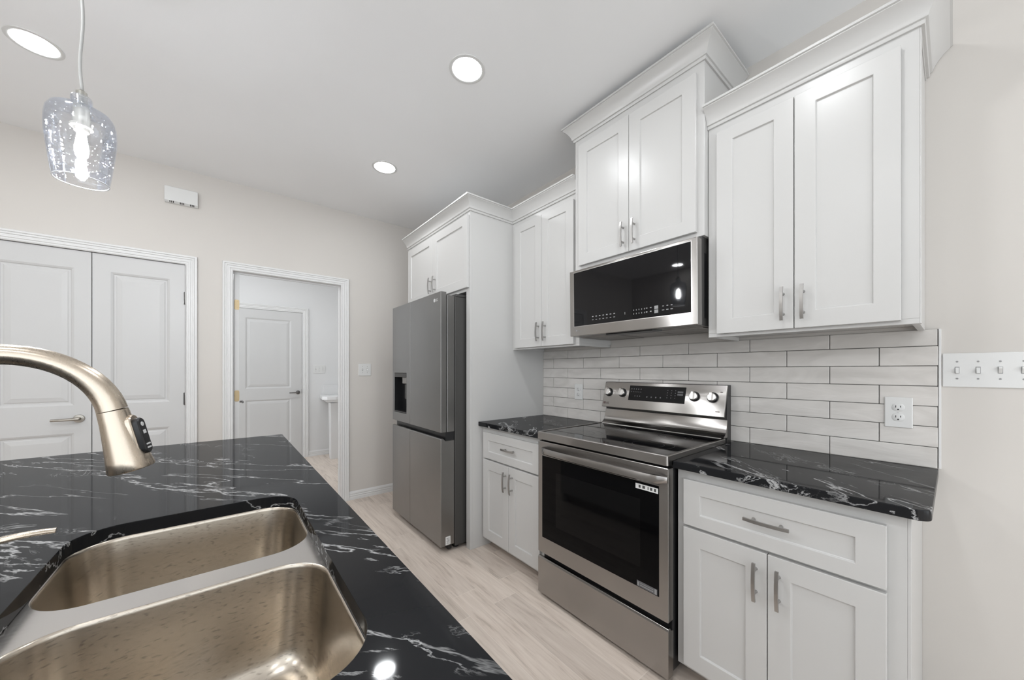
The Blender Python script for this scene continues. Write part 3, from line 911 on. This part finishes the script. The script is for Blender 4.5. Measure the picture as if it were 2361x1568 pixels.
obj('lettering', bm, 'logo_brown', cp)

# ------------------------------------------------------------------ microwave
mw = thing('microwave', 'over-the-range microwave in stainless with black glass door', 'microwave', (-1.096, -0.2, 1.4655))
MF = -0.4165
obj('body', boxbm(RX0 + 0.004, RX1 - 0.006, -0.372, -0.012, 1.4660, 1.8730), 'dark_metal', mw, bevel=0.002)
bm = B()
box(bm, RX0 + 0.001, -0.7190, MF, -0.3725, 1.4690, 1.8610)
md = obj('door', bm, 'stainless', mw, bevel=0.003)
obj('glass', boxbm(-1.4405, -0.7475, MF - 0.0012, MF + 0.002, 1.5265, 1.8465), 'black_glass', md, bevel=0.0008)
bm = B()
box(bm, -1.4435, -0.7445, MF - 0.0008, MF + 0.001, 1.5235, 1.8495)
obj('glass_trim', bm, 'knob_metal', md)
md.rotation_euler.x = 0.014
FM = faceY(MF - 0.0013)
bm = B()
icons(bm, FM, -1.300, -1.156, 1.5715, 7, 0.0100, 0.0055, 0.0)
icons(bm, FM, -1.300, -1.156, 1.5530, 7, 0.0100, 0.0035, 0.0)
icons(bm, FM, -1.038, -0.978, 1.5735, 5, 0.0035, 0.0065, 0.0); icons(bm, FM, -1.038, -0.978, 1.5545, 5, 0.0035, 0.0065, 0.0)
icons(bm, FM, -0.966, -0.944, 1.5745, 2, 0.0085, 0.0045, 0.0); icons(bm, FM, -0.966, -0.944, 1.5555, 2, 0.0085, 0.0060, 0.0)
icons(bm, FM, -0.9150, -0.9150, 1.5720, 1, 0.0200, 0.0165, 0.0); icons(bm, FM, -0.9150, -0.9150, 1.5525, 1, 0.0200, 0.0165, 0.0)
icons(bm, FM, -0.880, -0.838, 1.5735, 3, 0.0080, 0.0040, 0.0); icons(bm, FM, -0.880, -0.838, 1.5545, 3, 0.0110, 0.0040, 0.0)
icons(bm, FM, -1.090, -1.090, 1.5640, 1, 0.0030, 0.0120, 0.0)
obj('button_icons', bm, 'grey_icon', md)
FMS = faceY(MF - 0.0002)
bm = B(); lathe(bm, [(0.0052, 0.0), (0.0052, 0.0006)], FMS(-1.4225, 1.5010, 0), 20, 'Y', True, True); text_into(bm, 'LG', FMS, -1.4150, 1.4965, 0.013)
obj('logo', bm, 'grey_icon', md)
obj('bottom_plate', boxbm(RX0 + 0.006, RX1 - 0.008, -0.371, -0.014, 1.4652, 1.4659), 'grey_filter', mw)
# underside: intake vent and two grease filters, each a framed panel
bm = B()
z = 1.4653
slab(bm, [(-1.265, -0.345), (-1.235, -0.385), (-0.955, -0.385), (-0.925, -0.345), (-0.955, -0.300), (-1.235, -0.300)], z - 0.004, z - 0.0002)
obj('light_cover', bm, 'black_plastic', mw)
for xa_, xb_ in ((-1.452, -1.205), (-0.985, -0.738)):
    bm = B()
    for q in range(9):
        yy = -0.300 + q * 0.0265
        box(bm, xa_ + 0.012, xb_ - 0.012, yy, yy + 0.018, z - 0.004, z - 0.0002)
    box(bm, xa_, xb_, -0.325, -0.312, z - 0.005, z - 0.0002); box(bm, xa_, xb_, -0.055, -0.042, z - 0.005, z - 0.0002)
    box(bm, xa_, xa_ + 0.010, -0.312, -0.055, z - 0.005, z - 0.0002); box(bm, xb_ - 0.010, xb_, -0.312, -0.055, z - 0.005, z - 0.0002)
    obj('grease_filter', bm, 'grey_filter', mw)
# side groove strip of the door edge
obj('side_vent', boxbm(RX1 - 0.0059, RX1 - 0.0040, -0.345, -0.325, 1.500, 1.800), 'black_plastic', mw)

# ------------------------------------------------------------------ refrigerator
fr = thing('refrigerator', 'dark stainless side-by-side refrigerator with dispenser in the left door', 'refrigerator', (-2.64, -0.45, 0))
FX0, FX1, FG, FY = -3.086, -2.2005, -2.7165, -0.910
obj('body', boxbm(FX0 + 0.006, FX1 - 0.004, -0.798, -0.040, 0.028, 1.780), 'dark_metal', fr, bevel=0.004)
for sx in (FX0 + 0.06, FX1 - 0.06):
    for sy in (-0.76, -0.10):
        bm = B(); lathe(bm, [(0.022, 0), (0.022, 0.010), (0.012, 0.012), (0.012, 0.028)], (sx, sy, 0), 16, 'Z', True, True)
        obj('foot', bm, 'black_plastic', fr)
obj('kick_grille', boxbm(FX0 + 0.02, FX1 - 0.02, -0.842, -0.815, 0.012, 0.046), 'black_plastic', fr)
# upper left door with dispenser opening
bm = B()
zt, zl = 1.802, 0.8340
dx0, dx1, dz0, dz1 = -3.046, -2.786, 0.9080, 1.2390
F = Frame((FX0, FY, zl), (1, 0, 0), (0, 0, 1), (0, -1, 0))
panelled(bm, F, FG - 0.0015 - FX0, zt - zl, [(dx0 - FX0, dx1 - FX0, dz0 - zl, dz1 - zl)], [(0.001, -0.075)], 0.106)
ul = obj('freezer_door', bm, 'fridge_steel', fr, bevel=0.004)
bm = B()
box(bm, dx0 + 0.002, dx1 - 0.002, FY + 0.0725, FY + 0.0745, dz0 + 0.002, dz1 - 0.002)
box(bm, dx0 + 0.0012, dx0 + 0.003, FY + 0.002, FY + 0.0725, dz0 + 0.002, dz1 - 0.002)
box(bm, dx1 - 0.003, dx1 - 0.0012, FY + 0.002, FY + 0.0725, dz0 + 0.002, dz1 - 0.002)
box(bm, dx0 + 0.003, dx1 - 0.003, FY + 0.002, FY + 0.0725, dz0 + 0.0012, dz0 + 0.012)
ds = obj('dispenser', bm, 'black_plastic', ul)
obj('dispenser_panel', boxbm(dx0 + 0.003, dx1 - 0.003, FY + 0.0005, FY + 0.0725, dz1 - 0.034, dz1 - 0.0012), 'dark_metal', ds)
bm = boxbm(-2.915, -2.800, FY + 0.018, FY + 0.068, 1.150, 1.2045)
obj('spout_block', bm, 'grey_filter', ds, bevel=0.004)
bm = boxbm(-2.895, -2.835, FY + 0.030, FY + 0.045, 1.020, 1.1495)
obj('paddle', bm, 'dark_metal', ds, bevel=0.006)
# upper right door, with grip pocket in its side
bm = B()
box(bm, FG + 0.0015, FX1, FY, -0.866, zl, zt)
box(bm, FG + 0.0015, FX1 - 0.012, -0.866, -0.860, zl, zt)
box(bm, FG + 0.0015, FX1, -0.860, -0.804, zl, zt - 0.020)
ur = obj('fridge_door', bm, 'fridge_steel', fr, bevel=0.0035)
FL = faceY(FY - 0.0002)
bm = B(); lathe(bm, [(0.0125, 0.0), (0.0125, 0.0007)], FL(-2.293, 1.7500, 0), 24, 'Y', True, True); text_into(bm, 'LG', FL, -2.277, 1.7400, 0.028)
obj('logo', bm, 'logo_grey', ur)
# handle pocket strip and lower doors
obj('pocket_strip', boxbm(FX0 + 0.004, FX1 - 0.003, -0.872, -0.806, 0.776, 0.8338), 'black_plastic', fr)
for a, b, nm in ((FX0, FG - 0.0015, 'lower_door'), (FG + 0.0015, FX1, 'lower_door')):
    bm = B()
    pr = [(FY, 0.050), (FY, 0.786), (FY + 0.004, 0.7920), (FY + 0.020, 0.7920), (FY + 0.036, 0.7755), (-0.804, 0.7755), (-0.804, 0.050)]
    loft(bm, [[Vector((x, p, q)) for p, q in pr] for x in (a, b)], True, True, True)
    ld = obj(nm, bm, 'fridge_steel', fr, bevel=0.0035)
FS = faceX(FX1)
bm = B(); fbox(bm, FS, -0.8725, -0.8350, 0.0560, 0.1130, 0.0, 0.0005)
st = obj('sticker', bm, 'sticker_white', ld, label='small white paper label')
bm = B()
for k in range(5): fbox(bm, FS, -0.866 + 0.003 * (k % 2), -0.842, 0.064 + k * 0.0085, 0.068 + k * 0.0085, 0.0005, 0.0008)
obj('print', bm, 'grey_icon', st)
for xx in (FX1 - 0.10, FX0 + 0.004):
    obj('hinge_cover', boxbm(xx, xx + 0.096, -0.895, -0.700, 1.8025, 1.815) if False else boxbm(xx, xx + 0.096, -0.79, -0.62, 1.7805, 1.800), 'dark_metal', fr, bevel=0.004)

# ------------------------------------------------------------------ island
IX0, IX1, IY0, IY1 = -2.4185, 0.42, -3.02, -1.800
isl = thing('kitchen_island', 'white panelled island base under the veined black top', 'island', (-1.0, -2.4, 0))
bm = B()
box(bm, IX0 + 0.035, IX1 - 0.035, IY1 - 0.06, IY1 - 0.04, 0.09, 0.865)
box(bm, IX0 + 0.035, IX1 - 0.035, IY0 + 0.30, IY0 + 0.32, 0.0, 0.865)
box(bm, IX0 + 0.035, IX0 + 0.055, IY0 + 0.32, IY1 - 0.06, 0.0, 0.865)
box(bm, IX1 - 0.055, IX1 - 0.035, IY0 + 0.32, IY1 - 0.06, 0.0, 0.865)
box(bm, IX0 + 0.055, IX1 - 0.055, IY0 + 0.32, IY1 - 0.06, 0.09, 0.108)
obj('carcass', bm, 'cabinet_paint', isl)
obj('toe_kick', boxbm(IX0 + 0.055, IX1 - 0.055, IY1 - 0.13, IY1 - 0.112, 0.0, 0.0895), 'toe_kick', isl)
SX0, SX1, SY0, SY1, SR = -1.2445, -0.4600, -2.3235, -1.9030, 0.088
bm = B()
hole = rrect(SX0, SX1, SY0, SY1, SR, 0, 12)
outer = rrect(IX0, IX1, IY0, IY1, 0.004, 0, 2)
for z in (CB, CT):
    ov = [bm.verts.new((p.x, p.y, z)) for p in outer]; hv = [bm.verts.new((p.x, p.y, z)) for p in hole]
    ed = [bm.edges.new((ov[i], ov[(i + 1) % len(ov)])) for i in range(len(ov))] + [bm.edges.new((hv[i], hv[(i + 1) % len(hv)])) for i in range(len(hv))]
    bmesh.ops.triangle_fill(bm, use_beauty=True, use_dissolve=False, edges=ed)
    if z == CB: o0, h0 = ov, hv
for A, Bv in ((o0, ov), (h0, hv)):
    for i in range(len(A)):
        j = (i + 1) % len(A)
        bm.faces.new((A[i], A[j], Bv[j], Bv[i]))
solo('countertop', bm, 'island_quartz', 'large black veined quartz island top with the sink cut into it', 'countertop', (-1.0, -2.4, CB), 'veined black countertops', bevel=0.0022)

# sink
sk = thing('sink', 'double-bowl undermount stainless steel sink in the island', 'sink', (-0.852, -2.113, 0.66))
DV0, DV1 = -0.919, -0.857
bowls = [(SX0 + 0.001, DV0, SY0 + 0.001, SY1 - 0.001), (DV1, SX1 - 0.001, SY0 + 0.001, SY1 - 0.001)]
bm = B()
zr = 0.8655
ou = rrect(SX0 - 0.022, SX1 + 0.022, SY0 - 0.022, SY1 + 0.022, SR + 0.02, zr, 10)
BR = 0.082
lp = [ou] + [rrect(*b, BR, zr, 12) for b in bowls]
ed = []
for q in lp:
    vv_ = [bm.verts.new(p) for p in q]
    ed += [bm.edges.new((vv_[i], vv_[(i + 1) % len(vv_)])) for i in range(len(vv_))]
bmesh.ops.triangle_fill(bm, use_beauty=True, use_dissolve=False, edges=ed)
obj('rim', bm, 'sink_rim_lit', sk)
for (a, b, c_, d) in bowls:
    bm = B()
    spec = [(0.0, zr - 0.0001), (0.0012, zr - 0.0008), (0.0025, zr - 0.003), (0.0034, zr - 0.008), (0.008, 0.80), (0.014, 0.735), (0.018, 0.712), (0.024, 0.696), (0.034, 0.683), (0.048, 0.676), (0.070, 0.6735)]
    loops = []
    for ins, zz in spec:
        loops.append(rrect(a + ins, b - ins, c_ + ins, d - ins, max(BR - ins * 0.35, 0.05), zz, 12))
    rows_ = loft(bm, loops, True)
    # bottom towards the drain
    cx, cy = (a + b) / 2, (c_ + d) / 2
    last = rows_[-1]
    prev = last
    for k, zz in ((0.55, 0.6725), (0.30, 0.6715)):
        cur = []
        for v in last:
            dirv = Vector((v.co.x - cx, v.co.y - cy, 0))
            tgt = dirv.normalized() * 0.045
            q = tgt.lerp(dirv, k)
            cur.append(bm.verts.new((cx + q.x, cy + q.y, zz)))
        for i in range(len(prev)):
            j = (i + 1) % len(prev)
            bm.faces.new((prev[i], prev[j], cur[j], cur[i]))
        prev = cur
    cur = []
    for v in last:
        dirv = Vector((v.co.x - cx, v.co.y - cy, 0)).normalized() * 0.045
        cur.append(bm.verts.new((cx + dirv.x, cy + dirv.y, 0.6705)))
    for i in range(len(prev)):
        j = (i + 1) % len(prev)
        bm.faces.new((prev[i], prev[j], cur[j], cur[i]))
    bw = obj('bowl', bm, 'sink_steel', sk, smooth=True, auto=60)
    bm = B()
    lathe(bm, [(0.046, 0.0010), (0.043, 0.0020), (0.034, -0.004), (0.030, -0.020), (0.006, -0.020), (0.006, -0.010), (0.001, -0.008)], (cx, cy, 0.6705), 32, 'Z', False, True)
    obj('drain', bm, 'knob_metal', bw, smooth=True, auto=40)

# faucet
fx, fyb = -0.850, -2.419
fa = thing('faucet', 'brushed nickel pull-down kitchen faucet arching over the sink', 'faucet', (fx, fyb, CT))
bm = B()
lathe(bm, [(0.027, 0), (0.027, 0.006), (0.0235, 0.010), (0.0215, 0.060), (0.0205, 0.115), (0.0165, 0.125)], (fx, fyb, CT + 0.0003), 32, 'Z', True, True)
obj('body', bm, 'nickel', fa, smooth=True, auto=40)
bm = B()
pts = [(fx, fyb, CT + 0.118), (fx, fyb, 1.10), (fx, fyb, 1.15)]; rr = [0.0145, 0.0145, 0.0145]
NA = 30
for i in range(NA + 1):
    t = i / NA * math.radians(168)
    pts.append((fx, -2.310 - 0.109 * math.cos(t), 1.174 + 0.109 * math.sin(t)))
    rr.append(0.0145 + 0.0035 * max(0, (i / NA - 0.5) * 2) ** 1.5)
tube(bm, pts, rr, 24, True)
obj('spout', bm, 'nickel', fa, smooth=True, auto=50)
ax = Vector((0, math.sin(math.radians(12.5)), -math.cos(math.radians(12.5))))
j0 = Vector(pts[-1])
bx_ = Vector((1, 0, 0)); by_ = ax.cross(bx_)
bm = B()
lathe(bm, [(0.0168, 0.0004), (0.0182, 0.0012), (0.0195, 0.022), (0.0225, 0.052), (0.0262, 0.082), (0.0285, 0.0985), (0.0275, 0.1005), (0.020, 0.1000), (0.019, 0.094)], j0, 32, frame=(bx_, by_, ax), cap0=True, cap1=True)
sh = obj('spray_head', bm, 'nickel', fa, smooth=True, auto=50)
# button pad on the side that faces the doors / far side (+y)
Nn = Vector((0.30, 0.95, 0.0)); Nn = (Nn - ax * Nn.dot(ax)).normalized()
Uu = ax.cross(Nn).normalized()
FB = Frame(j0 + ax * 0.050, Uu, -ax, Nn)
def pill(bm, F, hw, hh, d0, d1, n=10, ins=0.0015):
    loops = []
    for d, s in ((d0, 0), (d1 - ins, 0), (d1, ins)):
        lp_ = []
        for k in range(2 * n + 2):
            if k <= n: a = PI * k / n; cy_ = hh - hw
            else: a = PI + PI * (k - n - 1) / n; cy_ = -(hh - hw)
            lp_.append(F((hw - s) * math.cos(a), cy_ + (hw - s) * math.sin(a), d))
        loops.append(lp_)
    loft(bm, loops, True, True, True)
bm = B(); pill(bm, FB, 0.0125, 0.037, 0.012, 0.0222)
obj('pad_collar', bm, 'nickel', sh, smooth=True, auto=40)
bm = B(); pill(bm, FB, 0.0095, 0.030, 0.020, 0.0300)
obj('button_pad', bm, 'black_plastic', sh, smooth=True, auto=40)
bm = B()
lathe(bm, [(0.0038, 0.0300), (0.0034, 0.0306)], FB(0, 0.019, 0), 14, frame=(FB.U, FB.V, FB.N), cap0=True, cap1=True)
fbox(bm, FB, -0.0035, 0.0035, 0.003, 0.009, 0.0300, 0.0305)
fbox(bm, FB, -0.0050, 0.0050, -0.016, -0.0135, 0.0300, 0.0306); fbox(bm, FB, -0.0050, 0.0050, -0.022, -0.0195, 0.0300, 0.0306)
obj('button_marks', bm, 'logo_grey', sh)
bm = B()
tube(bm, [(fx - 0.015, fyb, 0.972), (fx - 0.052, fyb, 0.972)], [0.0165, 0.0150], 20)
pts = []; rr = []
for i in range(15):
    t = i / 14
    pts.append((fx - 0.050 - 0.013 * t, fyb + 0.002 + 0.142 * t, 0.978 + 0.026 * math.sin(t * PI * 0.62)))
    rr.append(0.0105 - 0.0035 * t + 0.001 * math.sin(t * PI))
tube(bm, pts, rr, 16, True, 0.55, Vector((0, 0, 1)))
obj('lever_handle', bm, 'nickel', fa, smooth=True, auto=50)

# ------------------------------------------------------------------ outlets and switches
def duplex(F, u0, u1, v0, v1, label, loc):
    o = thing('wall_outlet', label, 'outlet', loc, 'duplex outlets on the tile')
    bm = B(); fbox(bm, F, u0, u1, v0, v1, 0.0, 0.006)
    obj('cover_plate', bm, 'white_plastic', o, bevel=0.003, seg=3)
    uc, vc = (u0 + u1) / 2, (v0 + v1) / 2
    for s in (-1, 1):
        bm = B()
        cv = vc + s * 0.0195
        n = 32
        def lpf(sc, d):
            out = []
            for k in range(n):
                a = 2 * PI * k / n
                x_, y_ = 0.0172 * math.cos(a), 0.0172 * math.sin(a)
                y_ = max(-0.0138, min(0.0138, y_))
                out.append(F(uc + x_ * sc, cv + y_ * sc, d))
            return out
        loft(bm, [lpf(1, 0.006), lpf(1, 0.0072), lpf(0.95, 0.0078)], True, True, True)
        rc = obj('receptacle', bm, 'outlet_face', o, auto=40)
        bm = B()
        fbox(bm, F, uc - 0.0078, uc - 0.0056, cv - 0.001, cv + 0.0075, 0.0078, 0.0081)
        fbox(bm, F, uc + 0.0052, uc + 0.0074, cv + 0.000, cv + 0.0070, 0.0078, 0.0081)
        lathe(bm, [(0.0028, 0.0078), (0.0028, 0.0081)], F(uc - 0.0004, cv - 0.0078, 0), 14, frame=(F.U, F.V, F.N), cap0=True, cap1=True)
        obj('slots', bm, 'slot_dark', rc)
    bm = B(); lathe(bm, [(0.0030, 0.006), (0.0026, 0.0072)], F(uc, vc, 0), 14, frame=(F.U, F.V, F.N), cap0=True, cap1=True)
    obj('screw', bm, 'outlet_face', o)
FT = faceY(-0.0098)
duplex(FT, -0.1745, -0.0990, 1.0375, 1.1555, 'white duplex outlet on the tile near the right end of the counter', (-0.137, -0.01, 1.04))
duplex(FT, -1.7895, -1.7120, 1.0440, 1.1600, 'white duplex outlet on the tile left of the range', (-1.75, -0.01, 1.05))

def switches(F, u0, u1, v0, v1, gangs, label, loc, ups, group=None):
    o = thing('light_switch', label, 'light switch', loc, group)
    bm = B(); fbox(bm, F, u0, u1, v0, v1, 0.0, 0.006)
    obj('cover_plate', bm, 'white_plastic', o, bevel=0.003, seg=3)
    vc = (v0 + v1) / 2
    for g, up in zip(gangs, ups):
        bm = B()
        fbox(bm, F, g - 0.0055, g + 0.0055, vc - 0.012, vc + 0.012, 0.006, 0.0064)
        obj('switch_slot', bm, 'grey_icon', o)
        bm = B()
        s = 1 if up else -1
        a0, a1 = (0.0, 0.010) if up else (-0.010, 0.0)
        q = [F(g - 0.0042, vc - 0.010, 0.0064), F(g + 0.0042, vc - 0.010, 0.0064), F(g + 0.0042, vc + 0.010, 0.0064), F(g - 0.0042, vc + 0.010, 0.0064)]
        t = [F(g - 0.0038, vc + s * 0.0085 - 0.0025, 0.0165), F(g + 0.0038, vc + s * 0.0085 - 0.0025, 0.0165), F(g + 0.0038, vc + s * 0.0085 + 0.0025, 0.0165), F(g - 0.0038, vc + s * 0.0085 + 0.0025, 0.0165)]
        loft(bm, [q, t], True, True, True)
        obj('toggle', bm, 'white_plastic', o, bevel=0.0008)
        for sv in (-0.0305, 0.0305):
            bm = B(); lathe(bm, [(0.0030, 0.006), (0.0026, 0.0072)], F(g, vc + sv, 0), 12, frame=(F.U, F.V, F.N), cap0=True, cap1=True)
            obj('screw', bm, 'grey_icon', o)
switches(faceY(0.0), -0.0270, 0.1790, 1.2000, 1.3225, [0.0070, 0.0532, 0.0994, 0.1456], 'wide white four-gang light switch plate right of the tile', (0.07, 0, 1.2), [False, False, True, True])
switches(faceX(WX), -1.0227, -0.9033, 1.2075, 1.3275, [-0.9860, -0.9400], 'white two-gang light switch between doorway and refrigerator', (WX, -0.963, 1.21), [True, False])
switches(faceX(W2), -1.0258, -0.8644, 1.2190, 1.3400, [-0.9910, -0.9450, -0.8990], 'white three-gang light switch in next room, above the washstand', (W2, -0.945, 1.22), [True, False, False])

# door chime box high on the back wall
ch = thing('door_chime', 'small white chime box high on the wall above the pantry doors', 'door chime', (WX, -2.307, 2.52))
FW = faceX(WX)
bm = B()
pr = [(0, 2.514), (0.020, 2.514), (0.036, 2.526), (0.036, 2.628), (0.030, 2.632), (0, 2.632)]
loft(bm, [[Vector((WX + a, y, z)) for a, z in pr] for y in (-2.399, -2.213)], True, True, True)
obj('housing', bm, 'white_plastic', ch, bevel=0.002)
bm = B()
for yc in (-2.372, -2.315, -2.258):
    for k in range(3):
        y = yc + k * 0.0095
        a = Vector((WX + 0.0235, y, 2.5163)); 
        q0 = [Vector((WX + 0.022, y, 2.5150)), Vector((WX + 0.022, y + 0.005, 2.5150)), Vector((WX + 0.0350, y + 0.005, 2.5248)), Vector((WX + 0.0350, y, 2.5248))]
        off = Vector((0.6, 0, -0.8)) * 0.0007
        loft(bm, [q0, [p + off for p in q0]], True, True, True)
obj('sound_slots', bm, 'slot_dark', ch)

# ------------------------------------------------------------------ washstand in the next room
ws = thing('washstand', 'white washstand with backsplash and panel legs in next room', 'washstand', (-5.7, -0.62, 0))
pts = [(W2 + 0.0005, -0.30), (W2 + 0.0005, -0.935), (-5.56, -0.985), (-5.49, -0.93), (-5.455, -0.83), (-5.44, -0.62), (-5.455, -0.42), (-5.52, -0.30)]
bm = B(); slab(bm, pts, 0.846, 0.8960)
obj('top', bm, 'porcelain', ws, bevel=0.008, seg=3)
ptsb = [(W2 + 0.03, -0.32), (W2 + 0.03, -0.90), (-5.60, -0.92), (-5.50, -0.80), (-5.50, -0.42), (-5.60, -0.32)]
bm = B()
def ring_(k, z): return [Vector((W2 + 0.03 + (p[0] - W2 - 0.03) * k, -0.62 + (p[1] + 0.62) * k, z)) for p in ptsb]
loft(bm, [ring_(1.0, 0.8455), ring_(1.0, 0.832), ring_(0.985, 0.818), ring_(0.94, 0.803), ring_(0.90, 0.797)], True, True, True)
obj('apron', bm, 'porcelain', ws, bevel=0.01, seg=3)
obj('backsplash', boxbm(W2 + 0.0006, W2 + 0.022, -0.900, -0.30, 0.8965, 1.036), 'porcelain', ws, bevel=0.003)
for ya in (-0.870, -0.46):
    bm = B()
    loft(bm, [[(-5.66, ya, 0.0), (-5.548, ya, 0), (-5.548, ya + 0.092, 0), (-5.66, ya + 0.092, 0)], [(-5.69, ya - 0.006, 0.7965), (-5.545, ya - 0.006, 0.7965), (-5.545, ya + 0.092, 0.7965), (-5.69, ya + 0.092, 0.7965)]], True, True, True)
    obj('leg', bm, 'porcelain', ws, bevel=0.003)

# ------------------------------------------------------------------ lamps
def recessed(x, y, label, z=CEIL):
    o = thing('recessed_light', label, 'ceiling light', (x, y, z), 'recessed ceiling lights')
    bm = B(); lathe(bm, [(0.0900, -0.0005), (0.0895, -0.0030), (0.0800, -0.0045), (0.0735, -0.0030), (0.0725, -0.0005)], (x, y, z), 48)
    obj('trim_ring', bm, 'white_plastic', o, smooth=True, auto=50)
    bm = B(); lathe(bm, [(0.0724, -0.0022), (0.0500, -0.0026), (0.0200, -0.0028)], (x, y, z), 48, 'Z', False, True)
    obj('lens', bm, 'lens_glow', o, smooth=True)
recessed(-1.557, -1.0994, 'recessed round ceiling light in front of the microwave cabinet')
recessed(-2.6994, -1.1153, 'recessed round ceiling light in front of the refrigerator')
recessed(-2.7050, -2.7480, 'recessed round ceiling light nearest the glass pendant lamp')
for x, y in ((-0.42, -1.107), (-1.557, -2.748), (-0.42, -2.748), (0.72, -2.748), (-2.70, -4.30), (-1.557, -4.30), (-0.42, -4.30), (0.72, -4.30)):  # all out of view; rear row and right-most ones added to spread the light
    recessed(x, y, 'unseen recessed round ceiling light over the near side of the kitchen')
for y in (-1.0, -1.7, -2.4):  # hidden lamps, added to raise the brightness beyond the doorway
    recessed(-4.85, y, 'unseen round ceiling light added to brighten next room')

px, py = -1.780, -2.421
pe = thing('pendant_lamp', 'clear seeded glass pendant lamp with a glowing bulb on a grey cord', 'pendant lamp', (px, py, 1.87))
bm = B(); lathe(bm, [(0.060, -0.0005), (0.060, -0.010), (0.050, -0.020), (0.010, -0.024)], (px, py, CEIL), 32, 'Z', True, True)
obj('canopy', bm, 'knob_metal', pe, smooth=True, auto=40)
bm = B()
pts = []
for i in range(33):
    t = i / 32
    zz = CEIL - 0.022 - t * (CEIL - 0.022 - 2.163)
    wob = 0.0035 * math.sin(t * 13.0) * (0.3 + t)
    pts.append((px + wob * 0.6, py + wob, zz))
tube(bm, pts, 0.0042, 10)
obj('cord', bm, 'cord_grey', pe, smooth=True)
bm = B(); lathe(bm, [(0.0065, 0.100), (0.0125, 0.094), (0.0125, 0.062), (0.0165, 0.058), (0.0185, 0.030), (0.0185, -0.012), (0.026, -0.014), (0.026, -0.022), (0.0185, -0.024), (0.0165, -0.034)], (px, py, 2.068), 28, 'Z', True, True)
obj('socket', bm, 'socket_shell', pe, smooth=True, auto=40)
bm = B()
outp = [(0.0615, 1.874), (0.0660, 1.905), (0.0700, 1.940), (0.0740, 1.975), (0.0772, 2.010), (0.0780, 2.035), (0.0772, 2.060), (0.0745, 2.081), (0.0665, 2.097), (0.0500, 2.106), (0.0280, 2.110), (0.0240, 2.116), (0.0240, 2.142), (0.0210, 2.147)]
inn = [(r - 0.0024, zz) for r, zz in reversed(outp)]
inn[0] = (0.0190, 2.1455)
prof = outp + inn + [outp[0]]
lathe(bm, prof, (px, py, 0), 56)
shd = obj('lamp_shade', bm, 'seeded_glass', pe, smooth=True)
bm = B()
n = 64; rl = 0.0603
loft(bm, [[Vector((px + (rl + 0.0016 * math.cos(q)) * math.cos(2 * PI * i / n), py + (rl + 0.0016 * math.cos(q)) * math.sin(2 * PI * i / n), 1.873 + 0.0016 * math.sin(q))) for i in range(n)] for q in [2 * PI * k / 8 for k in range(9)]])
obj('lip', bm, 'glass_lip', shd, smooth=True)
bm = B(); lathe(bm, [(0.0095, 0.0), (0.0105, -0.012), (0.0125, -0.030), (0.0155, -0.050), (0.0160, -0.062), (0.0135, -0.078), (0.0070, -0.088), (0.0015, -0.0905)], (px, py, 2.034), 28, 'Z', True, True)
obj('bulb', bm, 'bulb_glow', pe, smooth=True)
